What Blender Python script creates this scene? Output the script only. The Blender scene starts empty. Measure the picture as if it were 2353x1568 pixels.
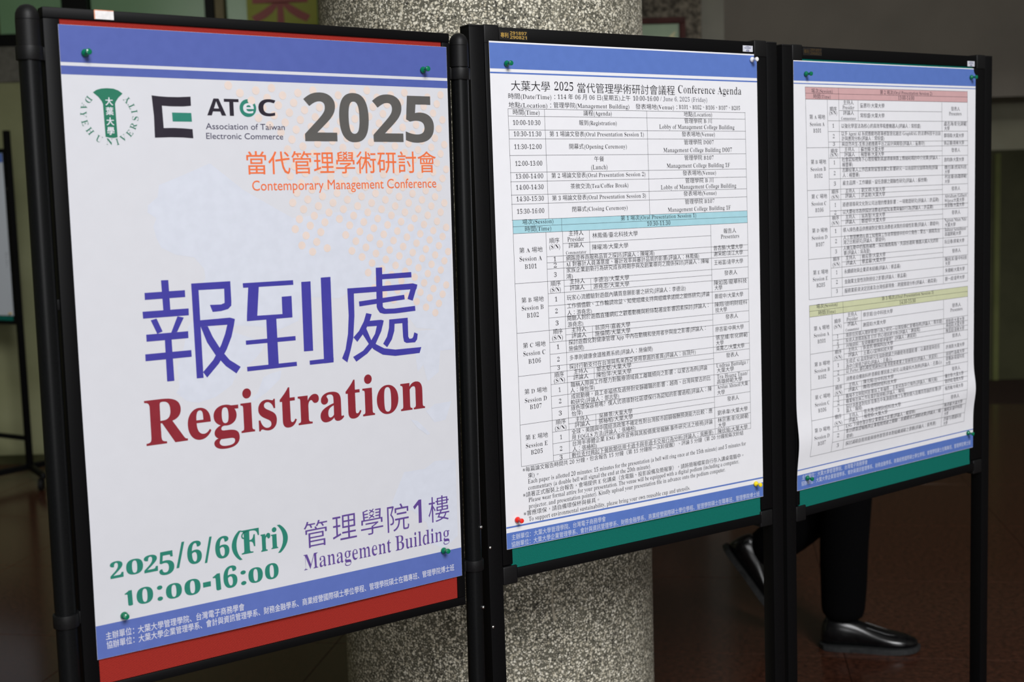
import bpy, bmesh, math, random
import numpy as np
from mathutils import Matrix, Vector
random.seed(7)
SC = bpy.context.scene
COL = SC.collection

# ------------------------------------------------------------------ camera, world, lights, exposure
CAM_H = 1.40
cam_d = bpy.data.cameras.new('camera')
cam = bpy.data.objects.new('camera', cam_d); COL.objects.link(cam); SC.camera = cam
cam_d.sensor_width = 36.0; cam_d.sensor_fit = 'HORIZONTAL'
cam_d.lens = 2955.5655 / 2353 * 36.0
cam_d.clip_start = .05; cam_d.clip_end = 60
PITCH, ROLL = 0.10712, -0.029685
def cam_matrix():
    c, s = math.cos(PITCH), math.sin(PITCH)
    right = Vector((1, 0, 0)); down = Vector((0, -s, -c)); fwd = Vector((0, c, -s))
    cr, sr = math.cos(ROLL), math.sin(ROLL)
    r2 = right * cr - down * sr
    d2 = right * sr + down * cr
    m = Matrix((r2, -d2, -fwd)).transposed().to_4x4()
    m.translation = (0, 0, CAM_H)
    return m
cam.matrix_world = cam_matrix()
cam_d.dof.use_dof = True
cam_d.dof.focus_distance = 2.13
cam_d.dof.aperture_fstop = 5.4

SC.view_settings.view_transform = 'Standard'
SC.view_settings.look = 'None'
SC.view_settings.gamma = 1.0
SC.view_settings.use_curve_mapping = False
SC.view_settings.exposure = 0.0

wd = bpy.data.worlds.new('world'); SC.world = wd; wd.use_nodes = True
wd.node_tree.nodes['Background'].inputs[0].default_value = (.55, .62, .72, 1)
wd.node_tree.nodes['Background'].inputs[1].default_value = 0.05

def area(name, loc, target, size, power, col=(1, 1, 1), sy=None):
    l = bpy.data.lights.new(name, 'AREA'); l.energy = power; l.color = col
    l.shape = 'RECTANGLE'; l.size = size; l.size_y = sy or size
    o = bpy.data.objects.new(name, l); COL.objects.link(o); o.location = loc
    d = Vector(target) - Vector(loc)
    o.rotation_euler = d.to_track_quat('-Z', 'Y').to_euler()
    return o
# daylight from the high lobby window behind the camera, and two unseen lights added to brighten the back walls
area('lobby_window_light', (2.3, -3.8, 5.2), (.3, 2.3, 1.0), 2.6, 540, (.985, .99, 1), 2.3)
area('entrance_glazing_light', (1.6, -6.8, 1.75), (.3, 2.3, 1.0), 4.2, 210, (.985, .99, 1), 2.4)
area('back_fill_light', (1.9, 5.4, 2.85), (2.2, 8.8, 1.6), .9, 11, (1, .96, .87), .5)
area('back_fill_light', (-2.0, 4.6, 2.85), (-2.0, 7.2, 1.9), .9, 11, (.97, 1, .90), .5)

# ------------------------------------------------------------------ materials
def mat(name, col, rough=.5, spec=.5, metal=0, emit=None, es=1):
    m = bpy.data.materials.new(name); m.use_nodes = True
    b = m.node_tree.nodes['Principled BSDF']
    b.inputs['Base Color'].default_value = (*col, 1)
    b.inputs['Roughness'].default_value = rough
    b.inputs['Specular IOR Level'].default_value = spec
    b.inputs['Metallic'].default_value = metal
    return m
def s2l(r, g, b):
    f = lambda c: (c / 255 / 12.92) if c / 255 <= .04045 else ((c / 255 + .055) / 1.055) ** 2.4
    return (f(r), f(g), f(b))
def N(m, t): return m.node_tree.nodes.new(t)
def L(m, a, b): m.node_tree.links.new(a, b)
def noise_col(m, c1, c2, scale, detail=4, bump=0, bdist=.001, rough=None, rng=(.35, .65)):
    b = m.node_tree.nodes['Principled BSDF']
    tc = N(m, 'ShaderNodeTexCoord'); n = N(m, 'ShaderNodeTexNoise'); n.inputs['Scale'].default_value = scale; n.inputs['Detail'].default_value = detail
    L(m, tc.outputs['Object'], n.inputs['Vector'])
    mr = N(m, 'ShaderNodeMapRange'); mr.inputs['From Min'].default_value = rng[0]; mr.inputs['From Max'].default_value = rng[1]
    L(m, n.outputs['Fac'], mr.inputs['Value'])
    mx = N(m, 'ShaderNodeMix'); mx.data_type = 'RGBA'
    mx.inputs['A'].default_value = (*c1, 1); mx.inputs['B'].default_value = (*c2, 1)
    L(m, mr.outputs['Result'], mx.inputs['Factor']); L(m, mx.outputs['Result'], b.inputs['Base Color'])
    if bump:
        bp = N(m, 'ShaderNodeBump'); bp.inputs['Strength'].default_value = bump; bp.inputs['Distance'].default_value = bdist
        L(m, n.outputs['Fac'], bp.inputs['Height']); L(m, bp.outputs['Normal'], b.inputs['Normal'])
    return m
BLACK = noise_col(mat('black_powder_coat', (.01, .01, .01), .5, .12), (.0022, .0022, .0026), (.0038, .0038, .0042), 900, 2, .15, .0003)
BLACK_TUBE = noise_col(mat('black_round_tube', (.012, .012, .013), .36, .16), (.0035, .0038, .0042), (.0055, .006, .0065), 600, 2, .1, .0002)
BLACK_PLASTIC = noise_col(mat('black_plastic', (.014, .014, .015), .5, .25), (.0045, .0045, .005), (.0065, .0065, .007), 500, 2, .2, .0003)
STEEL = noise_col(mat('steel', (.5, .5, .5), .25, .5, 1), (.4, .4, .4), (.6, .6, .6), 300)
def paper(name, c, rough=.42, spec=.35):
    return noise_col(mat(name, c, rough, spec), tuple(x * .985 for x in c), c, 40, 3)
PAPER = paper('poster_paper', (.80, .80, .84))
PAPER1 = paper('satin_poster_paper', (.645, .65, .695))
def ink(name, rgb, rough=.45): 
    c = tuple(x * .9 for x in s2l(*rgb)); return noise_col(mat(name, c, rough, .35), c, tuple(min(1, x * 1.04 + .002) for x in c), 60, 2)
INK = {
 'blue1': ink('ink_blue_dark', (82, 98, 172)), 'blue': ink('ink_blue', (92, 122, 196)), 'grey': ink('ink_grey', (92, 90, 88)),
 'orange': ink('ink_orange', (240, 118, 68)), 'navy': ink('ink_navy', (38, 32, 46)), 'ink': ink('ink_slate', (70, 66, 92)),
 'white': ink('ink_white', (224, 224, 232)), 'red': ink('ink_crimson', (140, 38, 50)), 'green': ink('ink_teal_green', (42, 130, 112)),
 'purple': ink('ink_purple', (98, 72, 148)), 'indigo': ink('ink_indigo', (66, 62, 160)), 'seal': ink('ink_green', (34, 118, 92)),
 'map': ink('ink_pale_map', (215, 219, 231)), 'dot': ink('ink_peach_dot', (231, 214, 205)), 'black': ink('ink_black', (22, 20, 28)),
 'soft': ink('ink_soft_black', (52, 50, 60)), 'line': ink('ink_table_line', (52, 52, 60)), 'cyan': ink('ink_cyan_fill', (172, 218, 230)),
 'pink': ink('ink_pink_fill', (214, 172, 174)), 'olive': ink('ink_olive_fill', (212, 216, 178)), 'pale': ink('ink_pale_white', (205, 212, 232)),
 'greydark': ink('ink_thin_grey', (95, 95, 105)), 'gold': ink('ink_gold', (176, 142, 70)), 'golddark': ink('ink_gold_dark', (66, 52, 30)),  # plate lettering on the third stand is a darker gold
 'calli': ink('ink_brush_red', (150, 52, 48)),
}
def fabric(name, c1, c2, pitch=300.):
    m = mat(name, c1, .85, .15)
    b = m.node_tree.nodes['Principled BSDF']
    tc = N(m, 'ShaderNodeTexCoord'); mp = N(m, 'ShaderNodeMapping'); mp.inputs['Rotation'].default_value = (0, 0, math.radians(38))
    w = N(m, 'ShaderNodeTexWave'); w.wave_type = 'BANDS'; w.bands_direction = 'Y'; w.inputs['Scale'].default_value = pitch / 6.2832 * 3.4; w.inputs['Distortion'].default_value = 1.2; w.inputs['Detail'].default_value = 1; w.inputs['Detail Scale'].default_value = 3
    n = N(m, 'ShaderNodeTexNoise'); n.inputs['Scale'].default_value = 700
    L(m, tc.outputs['Object'], mp.inputs['Vector']); L(m, mp.outputs['Vector'], w.inputs['Vector']); L(m, tc.outputs['Object'], n.inputs['Vector'])
    mt = N(m, 'ShaderNodeMath'); mt.operation = 'MULTIPLY_ADD'; mt.inputs[1].default_value = .6; mt.inputs[2].default_value = 0
    ad = N(m, 'ShaderNodeMath'); ad.operation = 'MULTIPLY_ADD'; ad.inputs[1].default_value = .4
    L(m, w.outputs['Fac'], mt.inputs[0]); L(m, n.outputs['Fac'], ad.inputs[0]); L(m, mt.outputs[0], ad.inputs[2])
    mx = N(m, 'ShaderNodeMix'); mx.data_type = 'RGBA'; mx.inputs['A'].default_value = (*c1, 1); mx.inputs['B'].default_value = (*c2, 1)
    L(m, ad.outputs[0], mx.inputs['Factor']); L(m, mx.outputs['Result'], b.inputs['Base Color'])
    bp = N(m, 'ShaderNodeBump'); bp.inputs['Strength'].default_value = .5; bp.inputs['Distance'].default_value = .0006
    L(m, ad.outputs[0], bp.inputs['Height']); L(m, bp.outputs['Normal'], b.inputs['Normal'])
    return m
RED_FAB = fabric('red_woven_fabric', s2l(112, 24, 22), s2l(176, 52, 42))
GREEN_FAB = fabric('green_woven_fabric', s2l(2, 72, 66), s2l(18, 124, 110))

# ------------------------------------------------------------------ helpers
def link(name, me, parent=None, loc=None):
    o = bpy.data.objects.new(name, me); COL.objects.link(o)
    if parent is not None: o.parent = parent
    if loc is not None: o.location = loc
    return o
def tag(o, label=None, cat=None, group=None, kind=None):
    if label: o['label'] = label
    if cat: o['category'] = cat
    if group: o['group'] = group
    if kind: o['kind'] = kind
    return o
def empty(name, label=None, cat=None, group=None, mtx=None, loc=None, kind=None):
    o = bpy.data.objects.new(name, None); COL.objects.link(o); o.empty_display_size = .05
    if mtx is not None: o.matrix_world = mtx
    if loc is not None: o.location = loc
    return tag(o, label, cat, group, kind)
def mesh(name, verts, faces, material, smooth=False):
    me = bpy.data.meshes.new(name); me.from_pydata([tuple(map(float, v)) for v in verts], [], faces)
    me.materials.append(material)
    if smooth: me.polygons.foreach_set('use_smooth', [True] * len(me.polygons))
    me.update(); return me
def bm_mesh(name, bm, material, smooth=False, keep=False):
    bmesh.ops.recalc_face_normals(bm, faces=bm.faces)
    me = bpy.data.meshes.new(name); bm.to_mesh(me); bm.free(); me.materials.append(material)
    if smooth:
        me.polygons.foreach_set('use_smooth', [True] * len(me.polygons))
        me.set_sharp_from_angle(angle=math.radians(40))
    return me
def add_box(bm, x0, x1, y0, y1, z0, z1, bev=0, seg=2, mtx=None):
    t = bmesh.new()
    bmesh.ops.create_cube(t, size=1)
    for v in t.verts:
        v.co = Vector(((x0 + x1) / 2 + v.co.x * (x1 - x0), (y0 + y1) / 2 + v.co.y * (y1 - y0), (z0 + z1) / 2 + v.co.z * (z1 - z0)))
    if bev: bmesh.ops.bevel(t, geom=t.edges[:], offset=bev, segments=seg, affect='EDGES', profile=.5)
    if mtx: bmesh.ops.transform(t, matrix=mtx, verts=t.verts)
    me = bpy.data.meshes.new('tmp'); t.to_mesh(me); t.free(); bm.from_mesh(me); bpy.data.meshes.remove(me)
def add_lathe(bm, prof, seg=24, mtx=None):
    t = bmesh.new(); rings = []
    for r, z in prof:
        if r < 1e-6: rings.append([t.verts.new((0, 0, z))])
        else: rings.append([t.verts.new((r * math.cos(2 * math.pi * k / seg), r * math.sin(2 * math.pi * k / seg), z)) for k in range(seg)])
    for a, b in zip(rings, rings[1:]):
        for k in range(seg):
            k2 = (k + 1) % seg
            if len(a) == 1 and len(b) > 1: t.faces.new((a[0], b[k], b[k2]))
            elif len(b) == 1 and len(a) > 1: t.faces.new((a[k], b[0], a[k2]))
            elif len(a) > 1: t.faces.new((a[k], b[k], b[k2], a[k2]))
    if mtx: bmesh.ops.transform(t, matrix=mtx, verts=t.verts)
    me = bpy.data.meshes.new('tmp'); t.to_mesh(me); t.free(); bm.from_mesh(me); bpy.data.meshes.remove(me)
def box_obj(name, b, material, parent=None, bev=.001):
    bm = bmesh.new(); add_box(bm, *b, bev=bev); return link(name, bm_mesh(name, bm, material, True), parent)

# ------------------------------------------------------------------ setting: floor, walls, column
FLOOR = noise_col(mat('polished_red_granite', (.1, .04, .03), .17, .38), (.025, .0105, .0065), (.088, .031, .0175), 60, 8, rng=(.3, .7))
GROUT = noise_col(mat('floor_joint', (.05, .04, .035), .8, .2), (.034, .020, .015), (.05, .03, .022), 50)
floor = link('floor', mesh('floor', [(-6, -7, -.004), (6, -7, -.004), (6, 11, -.004), (-6, 11, -.004)], [(0, 1, 2, 3)], GROUT)); tag(floor, kind='structure')
ts = .8; gap = .0016
bm = bmesh.new(); add_box(bm, gap / 2, ts - gap / 2, gap / 2, ts - gap / 2, -.012, 0, .0012, 1)
tile_me = bm_mesh('floor_tile', bm, FLOOR)
ang = math.radians(-9.2); ca, sa = math.cos(ang), math.sin(ang)
for i in range(-7, 8):
    for j in range(-1, 10):
        x = i * ts; y = j * ts
        wx = .982 + x * ca - y * sa * 1; wy = 3.78 - 3.2 + x * sa + y * ca
        wx = .982 + (x * ca - (y - 3.2) * sa) ; wy = 3.78 + (x * sa + (y - 3.2) * ca)
        if wy > 9.2 or wy < -.6 or abs(wx) > 5: continue
        t = link('floor_tile', tile_me, floor, (wx, wy, 0)); t.rotation_euler = (0, 0, ang)

def wall(name, b, m, bev=0):
    bm = bmesh.new(); add_box(bm, *b, bev=bev); o = link(name, bm_mesh(name, bm, m)); tag(o, kind='structure'); return o
PLASTER = noise_col(mat('olive_beige_plaster', (.2, .2, .12), .7, .2), (.20, .205, .11), (.25, .255, .145), 3, 5)
SHADE = noise_col(mat('grey_soffit_plaster', (.2, .18, .16), .8, .15), (.25, .232, .20), (.285, .262, .225), 2.5, 4)
OLIVE = noise_col(mat('dark_olive_panel', (.06, .065, .02), .6, .25), (.032, .033, .011), (.044, .044, .017), 4)
BAND = noise_col(mat('pale_wall_paint', (.3, .3, .2), .7, .2), (.31, .305, .22), (.36, .35, .26), 3)
RUBBLE = noise_col(mat('dim_washed_gravel', (.1, .09, .07), .9, .2), (.03, .026, .020), (.12, .105, .082), 45, 6, .5, .01, rng=(.4, .62))
CEIL = noise_col(mat('ceiling_paint', (.4, .4, .38), .8, .2), (.35, .35, .33), (.4, .4, .38), 2)
wall('ceiling', (-6, 6, -7, 3.6, 6.6, 6.7), CEIL)
wall('ceiling_low', (-6, 6, 3.6, 11, 3.0, 6.7), CEIL)
wall('wall_left', (-6.1, -6, -7, 11, 0, 6.6), PLASTER)
wall('wall_right', (6, 6.1, -7, 11, 0, 6.6), SHADE)
wall('wall_rear', (-6, 6, -7.1, -7, 0, 6.6), SHADE)
wl = wall('wall_back', (-6, .2, 7.25, 7.4, 0, 2.144), PLASTER)
wall('trim_1', (-6, .2, 7.235, 7.4, 2.146, 2.338), noise_col(mat('grey_stone_strip', (.13, .12, .1), .8, .2), (.10, .095, .082), (.14, .132, .115), 30, 5))
wall('baseboard_back', (-6, .2, 7.235, 7.25, 0, .05), OLIVE)
wall('wall_inner', (-6, 6, 9.42, 9.55, 0, 2.998), BAND)
wall('trim_2', (1.0, 6, 9.36, 9.42, 0, 1.674), OLIVE)
wall('trim_3', (3.52, 3.56, 9.345, 9.36, 0, 1.65), noise_col(mat('olive_edge', (.1, .11, .03), .6, .2), (.09, .10, .03), (.11, .12, .04), 5))
wall('wall_soffit', (1.05, 6, 8.75, 9.42, 2.01, 2.998), SHADE)
wall('wall_pier', (.0, .985, 6.5, 7.4, 0, 2.998), RUBBLE, .004)
wall('trim_4', (.985, 1.10, 6.52, 7.4, 0, 2.998), noise_col(mat('grey_green_trim', (.12, .12, .1), .6, .3), (.085, .083, .066), (.10, .097, .077), 6))

# window band above the back wall
win = empty('window_1', kind='structure', loc=(-2.4, 7.3, 2.34))
GLASSG = noise_col(mat('green_glass', (.1, .2, .12), .28, .35), (.19, .34, .19), (.23, .39, .23), 1.6, 3)
def wpart(name, b, m, bev=.002):
    bm = bmesh.new(); add_box(bm, b[0] + 2.4, b[1] + 2.4, b[2] - 7.3, b[3] - 7.3, b[4] - 2.34, b[5] - 2.34, bev=bev)
    return link(name, bm_mesh(name, bm, m), win)
wpart('window_rail', (-6, .2, 7.22, 7.36, 2.340, 2.404), BLACK)
for a, b in ((-6, -2.43), (-2.28, -1.64), (-1.53, -.9), (-.85, .0)):
    wpart('pane', (a, b, 7.30, 7.312, 2.404, 2.998), GLASSG)
wpart('mullion', (-2.425, -2.285, 7.24, 7.35, 2.404, 2.998), BLACK); wpart('mullion', (-1.638, -1.585, 7.24, 7.35, 2.404, 2.998), BLACK)
TAN = noise_col(mat('tan_jamb', (.2, .16, .08), .6, .3), (.17, .14, .075), (.21, .17, .09), 8)
wpart('window_jamb', (-1.583, -1.535, 7.25, 7.35, 2.404, 2.998), TAN)
wpart('window_jamb', (-2.82, -2.79, 7.26, 7.35, 2.404, 2.998), noise_col(mat('olive_jamb', (.15, .16, .05), .6, .3), (.13, .14, .045), (.16, .17, .06), 8))
wpart('mullion', (-.9, -.85, 7.24, 7.35, 2.404, 2.998), BLACK)

# exposed-aggregate column
def aggregate():
    m = mat('exposed_aggregate', (.2, .18, .15), .75, .3); b = m.node_tree.nodes['Principled BSDF']
    tc = N(m, 'ShaderNodeTexCoord')
    nz = N(m, 'ShaderNodeTexNoise'); nz.inputs['Scale'].default_value = 260; nz.inputs['Detail'].default_value = 2
    L(m, tc.outputs['Object'], nz.inputs['Vector'])
    add = N(m, 'ShaderNodeMix'); add.data_type = 'RGBA'; add.blend_type = 'LINEAR_LIGHT'; add.inputs['Factor'].default_value = .0022
    L(m, tc.outputs['Object'], add.inputs['A']); L(m, nz.outputs['Color'], add.inputs['B'])
    last = None; hts = []
    base = N(m, 'ShaderNodeTexNoise'); base.inputs['Scale'].default_value = 14; base.inputs['Detail'].default_value = 8
    L(m, tc.outputs['Object'], base.inputs['Vector'])
    cr = N(m, 'ShaderNodeMix'); cr.data_type = 'RGBA'; cr.inputs['A'].default_value = (.07, .066, .050, 1); cr.inputs['B'].default_value = (.18, .17, .13, 1)
    L(m, base.outputs['Fac'], cr.inputs['Factor']); last = cr.outputs['Result']
    for sc, th, keep in ((340, .37, .38), (235, .41, .38), (155, .42, .24)):
        v = N(m, 'ShaderNodeTexVoronoi'); v.inputs['Scale'].default_value = sc; v.inputs['Randomness'].default_value = 1
        L(m, add.outputs['Result'], v.inputs['Vector'])
        sp = N(m, 'ShaderNodeSeparateColor'); L(m, v.outputs['Color'], sp.inputs['Color'])
        # threshold depends on the cell so that the chips differ in size
        t1 = N(m, 'ShaderNodeMath'); t1.operation = 'MULTIPLY_ADD'; t1.inputs[1].default_value = .22; t1.inputs[2].default_value = th - .12
        L(m, sp.outputs['Green'], t1.inputs[0])
        d = N(m, 'ShaderNodeMath'); d.operation = 'SUBTRACT'; L(m, t1.outputs[0], d.inputs[0]); L(m, v.outputs['Distance'], d.inputs[1])
        s = N(m, 'ShaderNodeMath'); s.operation = 'MULTIPLY'; s.inputs[1].default_value = 20; s.use_clamp = True; L(m, d.outputs[0], s.inputs[0])
        k = N(m, 'ShaderNodeMath'); k.operation = 'GREATER_THAN'; k.inputs[1].default_value = keep; L(m, sp.outputs['Red'], k.inputs[0])
        f = N(m, 'ShaderNodeMath'); f.operation = 'MULTIPLY'; L(m, s.outputs[0], f.inputs[0]); L(m, k.outputs[0], f.inputs[1])
        rp = N(m, 'ShaderNodeValToRGB'); e = rp.color_ramp.elements
        e[0].position = 0; e[0].color = (.035, .032, .026, 1); e[1].position = 1; e[1].color = (.90, .86, .75, 1)
        for p, c in ((.10, (.05, .046, .038)), (.14, (.50, .45, .34)), (.45, (.70, .65, .52)), (.8, (.88, .83, .70))):
            x = e.new(p); x.color = (*c, 1)
        rp.color_ramp.interpolation = 'LINEAR'; L(m, sp.outputs['Blue'], rp.inputs['Fac'])
        mx = N(m, 'ShaderNodeMix'); mx.data_type = 'RGBA'; L(m, f.outputs[0], mx.inputs['Factor']); L(m, last, mx.inputs['A']); L(m, rp.outputs['Color'], mx.inputs['B'])
        last = mx.outputs['Result']; hts.append(f.outputs[0])
    # a pale vertical drip and faint streaks of old run-off
    st = N(m, 'ShaderNodeMapping'); st.inputs['Scale'].default_value = (38, 38, 1.4); L(m, tc.outputs['Object'], st.inputs['Vector'])
    sn = N(m, 'ShaderNodeTexNoise'); sn.inputs['Scale'].default_value = 1; sn.inputs['Detail'].default_value = 3; L(m, st.outputs['Vector'], sn.inputs['Vector'])
    sr = N(m, 'ShaderNodeMapRange'); sr.inputs['From Min'].default_value = .6; sr.inputs['From Max'].default_value = .78; sr.inputs['To Max'].default_value = .35; L(m, sn.outputs['Fac'], sr.inputs['Value'])
    sm = N(m, 'ShaderNodeMix'); sm.data_type = 'RGBA'; sm.inputs['B'].default_value = (.42, .39, .30, 1); L(m, sr.outputs['Result'], sm.inputs['Factor']); L(m, last, sm.inputs['A'])
    L(m, sm.outputs['Result'], b.inputs['Base Color'])
    a = N(m, 'ShaderNodeMath'); a.operation = 'ADD'; L(m, hts[0], a.inputs[0]); L(m, hts[1], a.inputs[1])
    bp = N(m, 'ShaderNodeBump'); bp.inputs['Strength'].default_value = .45; bp.inputs['Distance'].default_value = .002; L(m, a.outputs[0], bp.inputs['Height']); L(m, bp.outputs['Normal'], b.inputs['Normal'])
    return m
AGG = aggregate()
bm = bmesh.new(); CR_ = .372
add_lathe(bm, [(CR_, 0)] + [(CR_, z * .345) for z in range(1, 11)], 96)
column = link('column', bm_mesh('column', bm, AGG, True), None, (-.05, 3.045, 0)); tag(column, kind='structure')
DRIP = noise_col(mat('dried_drip', (.5, .46, .36), .6, .3), (.38, .34, .26), (.5, .46, .37), 60)
for a0, z0, z1, w in ((.335, .500, .66, .0018), (.81, .62, .74, .0013)):
    bm = bmesh.new(); k0 = 14; pv = None
    for k in range(k0 + 1):
        f = k / k0; z = z1 + (z0 - z1) * f; aa = -math.pi / 2 + a0 + .006 * math.sin(f * 7); ww = w * (.8 + .5 * f) / CR_
        cur = [bm.verts.new((math.cos(aa + s * ww) * (CR_ + o), math.sin(aa + s * ww) * (CR_ + o), z)) for s, o in ((-1, .0002), (0, .0014), (1, .0002))]
        if pv:
            for q in range(2): bm.faces.new((pv[q], pv[q + 1], cur[q + 1], cur[q]))
        pv = cur
    link('drip_stain', bm_mesh('drip_stain', bm, DRIP, True), column)

# ------------------------------------------------------------------ glyphs
_fc = bpy.data.curves.new('glyph', 'FONT'); _fo = bpy.data.objects.new('glyph', _fc); COL.objects.link(_fo)
_raw = {}
def raw(ch, res):
    k = (ch, res)
    if k in _raw: return _raw[k]
    _fc.resolution_u = res
    def get(s):
        _fc.body = s; bpy.context.view_layer.update()
        me = bpy.data.meshes.new_from_object(_fo)
        n = len(me.vertices); v = np.zeros(n * 3); me.vertices.foreach_get('co', v)
        me.calc_loop_triangles(); t = np.zeros(len(me.loop_triangles) * 3, dtype=int); me.loop_triangles.foreach_get('vertices', t)
        bpy.data.meshes.remove(me)
        return v.reshape(-1, 3)[:, :2], t.reshape(-1, 3)
    v, t = get(ch)
    if ord(ch) > 0x2E00 and ord(ch) < 0x10000: adv = 1.0
    elif len(v) == 0: adv = .28
    else: v2, _ = get(ch + ch); adv = v2[:, 0].max() - v[:, 0].max()
    if len(t):
        a, b, c = v[t[:, 0]], v[t[:, 1]], v[t[:, 2]]
        ar = (b[:, 0] - a[:, 0]) * (c[:, 1] - a[:, 1]) - (b[:, 1] - a[:, 1]) * (c[:, 0] - a[:, 0])
        t = np.where(ar[:, None] < 0, t[:, ::-1], t)
    _raw[k] = (v, t, adv); return _raw[k]
def push(v, t, dx, dy):
    # move the outline out (+) or in (-) by dx, dy em
    if len(t) == 0 or (dx == 0 and dy == 0): return v
    cnt = {}
    for a, b, c in t:
        for e in ((a, b), (b, c), (c, a)): cnt[e] = 1
    nrm = np.zeros_like(v); 
    for (a, b) in cnt:
        if (b, a) in cnt: continue
        d = v[b] - v[a]; l = math.hypot(*d)
        if l < 1e-7: continue
        n = np.array([d[1], -d[0]]) / l
        nrm[a] += n; nrm[b] += n
    l = np.hypot(nrm[:, 0], nrm[:, 1]); l[l < 1e-6] = 1
    nrm = nrm / np.maximum(l, .9)[:, None]
    nrm = np.clip(nrm * np.where(l[:, None] > 1e-3, 1, 0), -1.2, 1.2)
    return v + nrm * np.array([dx, dy])
def bold(ch):
    o = ord(ch)
    if 65 <= o <= 90: return chr(0x1D400 + o - 65)
    if 97 <= o <= 122: return chr(0x1D41A + o - 97)
    if 48 <= o <= 57: return chr(0x1D7CE + o - 48)
    return ch
def sansbold(ch):
    o = ord(ch)
    if 48 <= o <= 57: return chr(0x1D7EC + o - 48)
    if 65 <= o <= 90: return chr(0x1D5D4 + o - 65)
    if 97 <= o <= 122: return chr(0x1D5EE + o - 97)
    return ch
STY = {  # style: (character map, weight change for latin, weight change for han, resolution)
 's': (bold, (-.027, -.002), (-.003, -.009), 2), 'r': (bold, (-.020, -.001), (0, 0), 4), 'b': (bold, (.004, .004), (0, 0), 6),
 'd': (bold, (.012, .006), (0, 0), 6), 'k': (lambda c: c, (.004, .004), (.004, .004), 3), 'k1': (sansbold, (-.02, 0), (0, 0), 3),
 'kb': (sansbold, (0, 0), (0, 0), 6), 'B': (sansbold, (.006, .003), (0, 0), 6), 'kt': (lambda c: c, (-.004, -.004), (-.006, -.006), 4), 'K': (lambda c: c, (0, 0), (.03, .022), 3),
}
_gl = {}
def glyph(ch, st):
    k = (ch, st)
    if k not in _gl:
        f, la, ha, res = STY[st]; c2 = f(ch); v, t, adv = raw(c2, res)
        han = 0x2E00 < ord(c2) < 0x10000
        w = ha if han else la
        if c2 in '()/:,.-;?' and st == 's': w = (-.012, -.006)
        v = push(v, t, *w)
        if st == 's' and c2 in '：、，。': v = v - (v.min(0) + v.max(0)) / 2 + [.5, .38]
        _gl[k] = (v, t, adv)
    return _gl[k]
def inside(x, y, pl):
    c = False; j = len(pl) - 1
    for i in range(len(pl)):
        if (pl[i][1] > y) != (pl[j][1] > y) and x < (pl[j][0] - pl[i][0]) * (y - pl[i][1]) / (pl[j][1] - pl[i][1]) + pl[i][0]: c = not c
        j = i
    return c
CLIP = {}
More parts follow.
